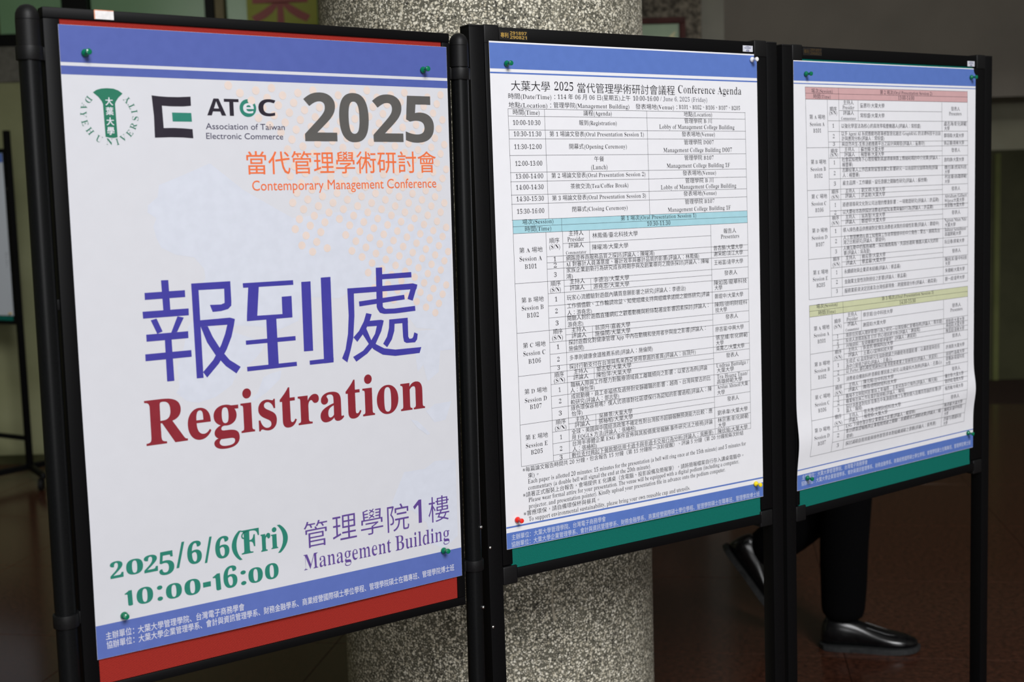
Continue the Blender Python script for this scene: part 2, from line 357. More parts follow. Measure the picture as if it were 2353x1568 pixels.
class Print:
    """collects flat print in sheet millimetres (u right, v down) and lays it on the sheet"""
    def __init__(self): self.v = []; self.t = []; self.z = []; self.n = 0
    def add(self, v, t, z=0.):
        if len(v) == 0: return
        self.z.append(np.full(len(v), float(z)))
        self.v.append(np.asarray(v, float)); self.t.append(np.asarray(t, int) + self.n); self.n += len(v)
    def text(self, s, st, u0, u1, v, em):
        V = []; T = []; n = 0; x = 0; han = False
        for ch in s:
            gv, gt, adv = glyph(ch, st)
            if 0x2E00 < ord(ch) < 0x10000: han = True
            if len(gv): V.append(gv + [x, 0]); T.append(gt + n); n += len(gv)
            x += adv
        V = np.vstack(V); T = np.vstack(T)
        a, b = V[:, 0].min(), V[:, 0].max()
        X = u0 + (V[:, 0] - a) / (b - a) * (u1 - u0)
        base = v - (.07 * em if han else 0)
        self.add(np.c_[X, base - V[:, 1] * em], T)
    def box(self, s, st, u0, u1, v0, v1):
        V = []; T = []; n = 0; x = 0
        for ch in s:
            gv, gt, adv = glyph(ch, st); V.append(gv + [x, 0]); T.append(gt + n); n += len(gv); x += adv
        V = np.vstack(V); T = np.vstack(T); a = V.min(0); b = V.max(0)
        self.add(np.c_[u0 + (V[:, 0] - a[0]) / (b[0] - a[0]) * (u1 - u0), v1 - (V[:, 1] - a[1]) / (b[1] - a[1]) * (v1 - v0)], T)
    def turned(self, ch, st, cu, cv, em, ang, sx=1):
        gv, gt, adv = glyph(ch, st); c = (gv.min(0) + gv.max(0)) / 2; q = (gv - c) * em * [sx, 1]
        ca, sa = math.cos(ang), math.sin(ang)
        x = q[:, 0] * ca - q[:, 1] * sa; y = q[:, 0] * sa + q[:, 1] * ca
        self.add(np.c_[cu + x, cv - y], gt)
    def poly(self, pts, z=0.):
        # outline filled with triangles, with inner points so that it follows the sheet
        from mathutils.geometry import delaunay_2d_cdt
        n = len(pts); P_ = [Vector(p) for p in pts]
        a = np.array(pts); 
        for x in np.arange(a[:, 0].min() + 6, a[:, 0].max(), 12):
            for y in np.arange(a[:, 1].min() + 6, a[:, 1].max(), 12):
                if inside(x, y, pts): P_.append(Vector((x, y)))
        r = delaunay_2d_cdt(P_, [], [list(range(n))], 1, 1e-4)
        self.add([(v.x, v.y) for v in r[0]], [tuple(f) for f in r[2] if len(f) == 3], z)
    def strip(self, p, q, w, step=9.):
        p = np.array(p, float); q = np.array(q, float); L_ = np.hypot(*(q - p)); d = (q - p) / L_; nn = np.array([-d[1], d[0]]) * w / 2
        k = max(1, int(L_ / step)); V = []; T = []
        for i in range(k + 1):
            c = p + (q - p) * i / k; V += [c - nn, c + nn]
            if i: j = 2 * i; T += [(j - 2, j - 1, j), (j - 1, j + 1, j)]
        self.add(V, T)
    def rect(self, u0, u1, v0, v1, step=9.):
        nu = max(1, int((u1 - u0) / step)); nv = max(1, int((v1 - v0) / step)); V = []; T = []
        for j in range(nv + 1):
            for i in range(nu + 1): V.append((u0 + (u1 - u0) * i / nu, v0 + (v1 - v0) * j / nv))
        for j in range(nv):
            for i in range(nu):
                a = j * (nu + 1) + i; T += [(a, a + 1, a + nu + 1), (a + 1, a + nu + 2, a + nu + 1)]
        self.add(V, T)
    def quad(self, a, b, c, d, nu=60, nv=4):
        a, b, c, d = map(lambda z: np.array(z, float), (a, b, c, d)); V = []; T = []
        for j in range(nv + 1):
            for i in range(nu + 1):
                f = i / nu; g = j / nv; V.append((a * (1 - f) + b * f) * (1 - g) + (d * (1 - f) + c * f) * g)
        for j in range(nv):
            for i in range(nu):
                k = j * (nu + 1) + i; T += [(k, k + 1, k + nu + 1), (k + 1, k + nu + 2, k + nu + 1)]
        self.add(V, T)
    def disc(self, u, v, r, n=14, ry=None):
        ry = ry or r
        V = [(u, v)] + [(u + r * math.cos(2 * math.pi * k / n), v + ry * math.sin(2 * math.pi * k / n)) for k in range(n)]
        self.add(V, [(0, 1 + k, 1 + (k + 1) % n) for k in range(n)])
    def build(self, name, material, parent, bulge, lift, kind=None):
        V = np.vstack(self.v); T = np.vstack(self.t)
        if parent.name in CLIP: V[:, 0] = CLIP[parent.name](V[:, 0], V[:, 1])
        z = bulge(V[:, 0], V[:, 1]) + lift + np.concatenate(self.z)
        co = np.c_[V[:, 0], -V[:, 1], z] / 1000
        a, b, c = co[T[:, 0]], co[T[:, 1]], co[T[:, 2]]
        ar = (b[:, 0] - a[:, 0]) * (c[:, 1] - a[:, 1]) - (b[:, 1] - a[:, 1]) * (c[:, 0] - a[:, 0])
        T = np.where(ar[:, None] < 0, T[:, ::-1], T)[np.abs(ar) > 1e-14]
        me = bpy.data.meshes.new(name); nt = len(T)
        me.vertices.add(len(co)); me.vertices.foreach_set('co', co.ravel())
        me.loops.add(nt * 3); me.loops.foreach_set('vertex_index', T.ravel())
        me.polygons.add(nt); me.polygons.foreach_set('loop_start', np.arange(nt) * 3)
        me.update(calc_edges=True); me.validate(); me.materials.append(material)
        o = link(name, me, parent)
        if kind: o['kind'] = kind
        return o
def sheet(parent, w, h, bulge, material, lift=.6, th=.28, clip=None, nu=60, nv=180, name='sheet'):
    V = []; F = []
    for s in (0, 1):
        for j in range(nv + 1):
            for i in range(nu + 1):
                u = w * i / nu; v = h * j / nv
                if parent.name in CLIP: u = float(CLIP[parent.name](np.array([u]), np.array([v]))[0])
                V.append((u / 1000, -v / 1000, (float(bulge(np.array([u]), np.array([v]))[0]) + lift - s * th) / 1000))
    n = (nu + 1) * (nv + 1); q = lambda i, j, s: s * n + j * (nu + 1) + i
    for j in range(nv):
        for i in range(nu):
            F.append((q(i, j, 0), q(i, j + 1, 0), q(i + 1, j + 1, 0), q(i + 1, j, 0)))
            F.append((q(i, j, 1), q(i + 1, j, 1), q(i + 1, j + 1, 1), q(i, j + 1, 1)))
    for i in range(nu):
        F.append((q(i, 0, 0), q(i + 1, 0, 0), q(i + 1, 0, 1), q(i, 0, 1))); F.append((q(i, nv, 0), q(i, nv, 1), q(i + 1, nv, 1), q(i + 1, nv, 0)))
    for j in range(nv):
        F.append((q(0, j, 0), q(0, j, 1), q(0, j + 1, 1), q(0, j + 1, 0))); F.append((q(nu, j, 0), q(nu, j + 1, 0), q(nu, j + 1, 1), q(nu, j, 1)))
    me = mesh(name, V, F, material, True); me.set_sharp_from_angle(angle=math.radians(50))
    return link(name, me, parent)
def lattice(parent): pass

# board frames: poster top-left corner, yaw, tilt, in-plane turn, sheet width and height (mm)
BD = [(-.5680, 1.6790, .2440, .6320, -.0049, .0022, 594.2, 840.9), (-.0234, 2.1170, .2612, .5837, .0070, -.0014, 593.9, 841.1), (.5525, 2.4982, .2548, .6393, -.0053, -.0107, 593.6, 841.3)]
def bmat(b, turn=True):
    x, y, z, yaw, tilt, roll = b[:6]
    if not turn: roll = 0
    u = Vector((math.cos(yaw), math.sin(yaw), 0)); n = Vector((math.sin(yaw), -math.cos(yaw), 0)); d = Vector((0, 0, -1))
    d2 = d * math.cos(tilt) + n * math.sin(tilt); u2 = u * math.cos(roll) + d2 * math.sin(roll); d3 = -u * math.sin(roll) + d2 * math.cos(roll)
    n2 = d3.cross(u2)
    m = Matrix((u2, -d3, n2)).transposed().to_4x4(); m.translation = (x, y, z + CAM_H); return m

# ------------------------------------------------------------------ print on the sheets (millimetres on each sheet)
P1 = {"t":[["box","2","B","grey",343.7,396.8,75.6,145.9],["box","0","B","grey",401.2,451.0,74.9,147.0],["box","2","B","grey",458.0,510.7,75.4,146.1],["box","5","B","grey",515.0,566.6,76.3,147.0],["box","當代管理學術研討會","k","orange",250.6,568.4,160.1,193.1],["em","Contemporary Management Conference","k","orange",257.5,567.6,215.7,20.5],["box","A","kb","navy",195.8,223.7,88.5,111.6],["box","T","kb","navy",221.2,243.1,88.5,111.7],["box","C","kb","navy",272.8,299.5,87.4,111.3],["box","e","kb","white",249.5,265.6,93.8,107.9],["em","Association of Taiwan","k","ink",192.7,312.3,130.4,12],["em","Electronic Commerce","k","ink",192.6,309.1,143.7,12],["em","Registration","b","red",83.8,533.6,558.5,90.7],["box","2","d","green",23.5,41.7,709.7,733.1],["box","0","d","green",45.6,69.2,711.3,732.9],["box","2","d","green",70.5,90.0,710.0,734.3],["box","5","d","green",91.6,113.4,709.1,742.4],["box","/","d","green",116.3,129.5,700.0,736.2],["box","6","d","green",132.9,154.3,702.0,735.0],["box","/","d","green",158.0,170.2,700.0,736.8],["box","6","d","green",174.6,195.9,702.6,734.9],["box","(","d","green",199.6,215.3,699.2,742.5],["box","F","d","green",214.4,242.5,700.0,735.1],["box","r","d","green",244.8,260.2,710.3,736.6],["box","i","d","green",261.0,272.0,703.6,735.6],["box",")","d","green",271.2,288.1,701.2,743.2],["box","1","d","green",41.5,52.4,753.8,775.3],["box","0","d","green",57.9,81.2,753.3,776.7],["box",":","d","green",86.9,94.8,755.6,777.2],["box","0","d","green",99.4,122.5,756.3,778.0],["box","0","d","green",126.3,150.0,755.8,778.6],["box","-","d","green",153.7,165.4,764.1,771.4],["box","1","d","green",168.4,180.4,755.2,779.6],["box","6","d","green",184.6,205.7,747.7,779.9],["box",":","d","green",210.9,219.2,758.3,779.8],["box","0","d","green",222.8,245.4,757.5,780.1],["box","0","d","green",248.9,270.6,756.3,779.8],["box","管","k","purple",314.3,353.6,705.0,745.1],["box","理","k","purple",362.3,403.4,704.8,742.8],["box","學","k","purple",410.9,450.2,703.6,743.4],["box","院","k","purple",458.0,497.3,703.4,746.2],["box","樓","k","purple",533.6,572.9,702.9,744.1],["box","1","k1","purple",505.5,520.9,703.1,740.3],["em","Management","r","purple",311.9,462.8,777.0,34.0],["em","Building","r","purple",470.8,571.8,777.0,34.0],["em","主辦單位：","k","white",12.8,51.7,815.8,11.6],["em","大葉大學管理學院、台灣電子商務學會","k","white",57.0,213.6,816.3,11.6],["em","協辦單位：","k","white",13.1,51.4,828.5,11.6],["em","大葉大學企業管理學系、會計與資訊管理學系、財務金融學系、商業經營國際碩士學位學程、管理學院碩士在職專班、管理學院博士班","k","white",57.2,579.0,829.1,11.6]],"poly":{"han":[[[117.0,334.5],[127.3,334.7],[128.0,376.1],[118.0,376.0]],[[93.1,350.2],[150.2,349.9],[150.1,359.4],[93.1,359.7]],[[88.9,375.4],[154.1,375.4],[153.9,384.9],[89.2,384.8]],[[99.6,387.8],[107.9,386.0],[115.4,404.3],[107.7,406.9]],[[137.5,385.1],[146.5,387.5],[135.9,406.5],[127.3,407.0]],[[92.2,406.8],[151.7,406.8],[151.6,416.4],[92.2,416.4]],[[89.3,433.4],[154.8,433.3],[154.9,442.7],[89.3,442.8]],[[117.8,414.5],[127.4,414.7],[128.2,473.6],[117.9,473.5]],[[159.6,341.4],[169.8,341.9],[170.5,473.8],[160.6,473.6]],[[159.6,341.4],[217.3,341.4],[217.4,351.5],[159.7,351.1]],[[207.8,341.4],[217.3,341.4],[217.5,370.1],[217.0,376.0],[212.1,380.3],[201.5,382.5],[188.9,382.8],[185.3,372.7],[202.0,373.2],[207.3,371.4]],[[168.9,393.1],[214.2,392.6],[221.5,395.1],[219.6,403.9],[209.5,402.3],[168.6,401.9]],[[221.5,395.1],[219.6,403.9],[215.2,419.7],[207.0,437.0],[194.4,455.8],[175.9,474.0],[170.3,465.7],[186.3,450.0],[198.9,430.3],[205.7,415.0],[209.7,402.1]],[[170.2,402.0],[180.6,402.2],[187.0,417.4],[198.6,437.2],[210.5,452.3],[226.8,463.7],[219.9,472.5],[204.7,460.7],[189.8,443.4],[178.3,424.5]],[[235.9,345.4],[314.5,345.5],[314.7,352.3],[236.2,352.0]],[[244.3,348.3],[260.4,350.9],[255.9,392.8],[255.1,396.8],[239.6,399.2],[239.9,392.7]],[[239.9,392.7],[255.9,393.0],[295.2,393.5],[310.2,393.1],[311.0,399.5],[239.8,399.7]],[[295.3,368.4],[311.0,368.2],[311.0,399.5],[295.3,399.4]],[[269.5,397.9],[285.3,398.2],[286.0,466.6],[269.6,466.0]],[[236.4,427.1],[314.5,427.0],[314.6,433.4],[236.5,433.2]],[[236.4,464.8],[314.7,464.8],[314.9,471.0],[236.7,471.3]],[[327.5,348.9],[342.6,348.8],[342.2,451.1],[327.2,450.8]],[[359.6,344.4],[375.7,344.2],[375.3,471.4],[359.3,471.6]],[[335.7,465.1],[360.1,464.9],[375.6,464.7],[375.3,471.4],[335.9,471.4]],[[453.5,334.7],[464.6,334.7],[463.3,394.1],[464.7,396.3],[468.1,398.1],[483.1,398.7],[521.2,397.2],[521.7,404.9],[485.3,406.4],[465.3,405.6],[458.0,403.4],[454.0,397.7],[452.7,394.0]],[[464.1,345.1],[516.3,344.5],[516.5,352.7],[464.3,352.8]],[[403.2,363.0],[452.8,363.0],[518.7,362.2],[526.8,364.6],[524.8,371.5],[513.8,371.2],[403.5,371.2]],[[526.8,364.6],[517.4,388.9],[507.9,385.7],[514.1,370.4]],[[403.2,363.0],[414.2,363.2],[413.6,404.4],[410.2,438.1],[404.6,456.7],[398.5,473.8],[389.8,467.0],[396.3,453.9],[401.4,431.0],[403.8,403.7]],[[422.2,383.8],[502.3,378.8],[503.0,386.0],[422.8,391.3]],[[434.0,402.1],[443.4,404.5],[440.4,412.8],[431.1,429.2],[416.9,444.4],[410.5,437.1],[420.3,428.3],[429.4,414.1]],[[437.9,414.3],[459.5,414.2],[464.2,415.7],[462.1,423.1],[435.1,422.7]],[[464.2,415.7],[459.3,431.4],[448.6,449.9],[433.3,463.6],[413.9,474.2],[408.7,466.5],[426.2,458.7],[438.9,446.9],[448.0,434.8],[452.9,419.1]],[[433.0,425.1],[441.5,445.0],[449.8,451.1],[463.2,458.3],[483.0,462.0],[530.3,462.3],[526.8,471.3],[482.6,471.8],[460.3,467.8],[444.6,458.2],[436.4,448.9],[426.1,433.0]],[[473.9,414.9],[483.9,415.0],[482.2,433.3],[477.4,445.9],[468.7,457.1],[461.7,451.1],[468.9,440.9],[472.9,428.2]],[[473.9,414.9],[507.0,414.6],[507.4,422.2],[473.6,422.2]],[[497.0,414.9],[507.2,414.6],[507.1,444.0],[509.0,447.5],[514.1,447.3],[516.3,444.8],[518.3,438.2],[524.6,441.1],[523.0,449.8],[519.0,453.8],[503.6,453.6],[499.2,451.0],[497.7,443.3]]],"elogo":[[[118.2,86.6],[128.8,87.6],[141.1,88.1],[157.1,87.9],[172.9,86.9],[172.9,99.2],[161.7,100.3],[143.9,100.5],[131.8,99.9],[132.6,129.7],[145.9,129.4],[160.1,129.8],[173.4,130.7],[173.8,143.1],[159.4,142.1],[141.6,141.9],[119.6,142.7],[119.9,113.8]]],"ebar":[[[145.4,108.8],[172.8,108.9],[173.2,120.7],[145.8,120.8]]],"seal":[[[39.5,84.9],[44.2,81.6],[50.9,79.6],[58.5,78.9],[66.8,79.3],[73.4,81.5],[78.9,85.4],[72.8,90.9],[69.0,96.3],[68.0,99.2],[68.8,142.5],[63.8,143.5],[58.0,143.1],[52.8,142.1],[51.8,99.6],[50.4,96.0],[46.2,90.4]]],"map":[[[195.8,177.1],[158.3,192.2],[121.7,206.0],[118.8,222.0],[104.5,233.0],[103.6,242.4],[115.3,250.3],[110.7,261.5],[113.8,276.7],[119.9,290.3],[140.2,300.8],[166.2,305.8],[179.7,322.0],[181.0,335.8],[167.9,350.6],[159.2,396.8],[255.8,408.3],[290.7,415.2],[320.5,405.2],[335.8,371.2],[389.0,376.8],[418.2,363.9],[491.0,389.9],[522.4,431.5],[592.4,441.5],[590.6,285.9],[496.3,256.9],[423.3,246.5],[318.6,256.1],[244.1,214.6]],[[159.5,391.6],[150.7,402.6],[144.2,429.4],[133.6,455.8],[135.1,483.3],[129.6,490.6],[145.1,504.1],[161.4,507.9],[186.7,502.8],[212.9,487.6],[218.9,474.2],[249.1,454.9],[260.6,443.8],[265.6,432.0],[212.6,411.5]],[[290.1,475.2],[287.2,487.3],[264.1,505.3],[243.8,515.3],[239.7,510.8],[251.0,503.9],[260.8,482.5],[274.3,477.7]],[[491.5,655.1],[529.3,655.6],[548.9,645.8],[588.5,648.8],[588.0,774.1],[561.6,790.1],[535.0,777.5],[530.4,743.4],[504.9,718.8],[465.2,704.7],[480.7,674.7]],[[522.2,436.5],[590.4,437.5],[591.9,471.3],[565.3,471.2],[561.4,504.3],[539.9,517.7],[533.1,490.4],[522.3,500.4],[518.5,467.0]],[[535.5,564.1],[551.6,554.8],[583.6,553.9],[571.8,582.0],[550.5,583.9]],[[506.6,574.0],[519.3,577.8],[542.0,600.8],[536.6,602.3],[518.9,588.9]]]},"region":[[226.9,63.3],[593.3,47.6],[596.8,358.9],[575.6,398.9],[546.1,427.6],[519.3,395.0],[480.5,385.7],[435.9,356.4],[401.8,286.5],[370.5,256.6],[375.7,301.5],[339.4,312.7],[316.4,280.2],[316.0,217.6],[302.1,149.4],[251.3,95.4],[226.0,81.1]]}
DATA2 = '''
40;78.7;118;20;大葉大學
127;76.3;166;20;2025
175;79.2;391;20;當代管理學術研討會議程
399;75.2;553;20;Conference Agenda
34;92.1;128;11.3;時間(Date/Time)：
133;91.1;289;11.3;114 年 06 月 06 日(星期五)上午
295;90.3;353;11.3;10:00-16:00
357;90.0;468;11.3g;/ June 6, 2025 (Friday)
34;106.3;119;11.3;地點(Location)：
124;105.4;286;11.3;管理學院(Management Building)
300;105.2;396;11.3;發表場地(Venue)：
400;104.2;549;11.3;B101、B102、B106、B107、B205
42;117.9;95;11;時間(Time)
186;117.6;247;11;議程(Agenda)
411;116.9;479;11;地點(Location)
41;134.1;96;11;10:00-10:30
176;134.1;257;11;報到(Registration)
412;128.5;478;11;管理學院 B 川
353;138.9;534;11;Lobby of Management College Building
42;152.5;97;11;10:30-11:30
114;153.1;317;11;第 1 場論文發表(Oral Presentation Session 1)
405;152.5;485;11;發表場地(Venue)
42;173.5;97;11;11:30-12:00
154;174.0;278;11;開幕式(Opening Ceremony)
410;166.9;482;11;管理學院 D007
361;180.2;527;11;Management College Building D007
43;201.0;97;11;12:00-13:00
206;195.5;227;11;午餐
199;208.7;234;11;(Lunch)
410;194.7;481;11;管理學院 B107
368;208.0;521;11;Management College Building 1F
43;222.0;98;11;13:00-14:00
115;222.5;318;11;第 2 場論文發表(Oral Presentation Session 2)
405;222.1;486;11;發表場地(Venue)
43;240.2;98;11;14:00-14:30
154;241.1;279;11;茶敘交流(Tea/Coffee Break)
411;235.7;479;11;管理學院 B 川
353;246.1;536;11;Lobby of Management College Building
43;259.3;98;11;14:30-15:30
115;260.2;318;11;第 3 場論文發表(Oral Presentation Session 3)
406;259.0;486;11;發表場地(Venue)
43;279.8;98;11;15:30-16:00
156;280.1;276;11;閉幕式(Closing Ceremony)
409;273.6;481;11;管理學院 B107
368;286.4;521;11;Management College Building 1F
53;298.2;116;11;場次(Session)
260;298.5;435;11;第 1 場次(Oral Presentation Session 1)
58;310.1;111;11;時間(Time)
319;309.6;373;11;10:30-11:30
147;320.5;178;11;主持人
144;330.0;179;11;Presider
197;326.4;297;11;林鳳儀/臺北科技大學
106;331.4;127;11;順序
106;341.1;128;11;(S/N)
146;341.1;178;11;評論人
140;351.7;183;8;Commentator
196;346.4;275;11;陳曜鴻/大葉大學
502;330.1;534;11;報告人
495;339.6;541;11;Presenters
45;345.0;92;11;第 A 場地
45;358.6;90;11;Session A
55;371.7;79;11;B101
114;362.1;119;11;1
114;372.6;120;11;2
114;388.4;119;11;3
140;362.7;334;11;網路證券商服務品質之探討(評論人：陳曜鴻)
139;372.9;440;11;AI 對審計人員滿意度、審計效率與審計品質的影響(評論人：林鳳儀)
140;383.1;464;11;家族企業創新行為研究成長時期參與及創業導向之關係探討(評論人：陳曜
139;393.7;153;11;鴻)
477;360.8;550;11;曾吝勝/大葉大學
477;371.4;550;11;謝采妮/淡江大學
477;387.6;550;11;王裕富/逢甲大學
146;402.8;178;11;主持人
146;413.4;177;11;評論人
197;403.0;275;11;李德治/大葉大學
196;414.0;275;11;游堯忠/大葉大學
502;407.9;535;11;發表人
106;404.1;127;11;順序
105;413.8;127;11;(S/N)
46;428.2;91;11;第 B 場地
46;440.8;90;11;Session B
56;453.5;80;11;B102
114;430.1;119;11;1
114;450.3;119;11;2
114;470.8;120;11;3
139;430.1;406;11;玩家心流體驗對遊戲內購買意願影響之研究(評論人：李德治)
139;444.2;464;11;工作價值觀、工作輪調效益、知覺組織支持與組織承諾間之關係研究(評論
139;456.0;191;11;人：游堯忠)
139;465.2;461;11;閱聽人對於遊戲直播網紅之觀看動機與粉絲黏著度影響因素探討(評論人：
139;476.2;172;11;游堯忠)
476;425.0;559;11;陳如茵/龍華科技
477;434.3;496;11;大學
477;450.2;549;11;鄭焜中/大葉大學
477;465.4;559;11;陳翔/德明財經科
478;475.8;507;11;技大學
147;486.0;178;11;主持人
147;496.0;178;11;評論人
197;486.1;275;11;翁頂升/嘉義大學
197;496.7;275;11;施倫閔/大葉大學
503;489.8;535;11;發表人
108;485.8;128;11;順序
106;495.6;128;11;(S/N)
46;504.3;92;11;第 C 場地
46;517.4;91;11;Session C
56;531.1;81;11;B106
115;511.6;120;11;1
115;532.9;120;11;2
115;547.4;120;11;3
140;506.8;453;11;探討遊戲化對健康管理 App 中內在動機和使用者參與度之影響(評論人：
140;517.6;172;11;施倫閔)
141;533.8;325;11;多準則健康食譜推薦系統(評論人：施倫閔)
140;548.8;427;11;探討行動支付在台灣與馬來西亞使用意圖的差異(評論人：翁頂升)
477;511.8;549;11;廖吝甯/中興大學
478;527.2;559;11;張至維/彰化師範
478;537.3;497;11;大學
478;547.6;550;11;吳萬乙/大葉大學
503;562.5;535;11;發表人
149;558.4;179;11;主持人
148;568.4;180;11;評論人
198;558.7;275;11;鄧志堅/大葉大學
198;569.2;275;11;陳怡萍/大葉大學
108;560.1;128;11;順序
478;578.9;559;11;Undraa Battulga /
479;589.0;522;11;大葉大學
479;600.0;558;11;Tra Hoang Tuan/
479;610.1;543;11;高雄師範大學
479;620.1;558;11;Arslan Ahmed/大葉
479;630.7;498;11;大學
107;568.9;130;11;(S/N)
142;580.4;455;11;職稱人際與工作壓力對醫療領域員工離職傾向之影響：以蒙古為例(評論
141;590.1;193;11;人：陳怡萍)
142;600.8;463;11;成就動機，員工幸福感及過勞對安靜離職的影響：越南、台灣與蒙古的比
141;610.9;246;11;較研究(評論人：鄧志堅)
141;621.1;465;11;綠色環保容易嗎？僕人式領導對社區環保行為認知的影響過程(評論人：陳
142;631.0;165;11;怡萍)
46;582.4;92;11;第 D 場地
46;596.5;91;11;Session D
56;608.5;80;11;B107
116;585.5;120;11;1
116;605.2;121;11;2
115;626.0;121;11;3
150;641.7;179;11;主持人
148;651.3;181;11;評論人
201;641.2;275;11;吳勝景/大葉大學
200;651.1;276;11;張椿柏/大葉大學
108;641.7;129;11;順序
106;651.2;130;11;(S/N)
504;645.0;534;11;發表人
479;668.9;556;11;劉承韋/大葉大學
479;683.0;558;11;林宗憲/彰化師範
480;692.8;499;11;大學
479;703.8;555;11;陳欣瑜/大葉大學
141;662.6;466;11;全球、美國與中國經濟政策不確定性對台灣股市超額報酬預測能力比較：應
141;672.4;282;11;用 FQGLS 方法(評論人：張椿柏)
142;683.2;466;11;台灣半導體企業 ESG 事件宣佈與其股價異常報酬:事件研究法之檢視(評論
142;693.0;194;11;人：張椿柏)
140;703.6;467;11;數位支付興起下餐飲類信用卡過卡與非過卡交易行為分析(評論人：吳勝景)
45;660.5;91;11;第 E 場地
45;673.7;90;11;Session E
55;686.0;79;11;B205
116;667.7;120;11;1
115;687.7;120;11;2
114;702.8;120;11;3
37;714.1;544;10.6;※每篇論文報告時間共 20 分鐘，包含報告 15 分鐘（第 15 分鐘按一次鈴提醒）、評論 5 分鐘（第 20 分鐘按兩次鈴結
47;725.6;69;10.6;束)。
47;734.8;550;11;Each paper is allotted 20 minutes: 15 minutes for the presentation (a bell will ring once at the 15th minute) and 5 minutes for
47;745.8;315;11;commentary (a double bell will signal the end at the 20th minute).
36;757.4;543;10.6;※請著正式服裝上台報告，會場提供 E 化講桌（含電腦、投影設備及簡報筆），請將簡報檔案自行存入講桌電腦中。
47;766.9;531;11;Please wear formal attire for your presentation. The venue will be equipped with a digital podium (including a computer,
47;777.7;496;11;projector, and presentation pointer). Kindly upload your presentation file in advance onto the podium computer.
36;789.5;196;10.6;※響應環保，請自備環保杯與餐具。
46;799.5;407;11;To support environmental sustainability, please bring your own reusable cup and utensils.
10;826.5;209;11.5w;主辦單位：大葉大學管理學院、台灣電子商務學會
9;838.8;584;11.5w;協辦單位：大葉大學企業管理學系、會計與資訊管理學系、財務金融學系、商業經營國際碩士學位學程、管理學院碩士在職專班、管理學院博士班
'''
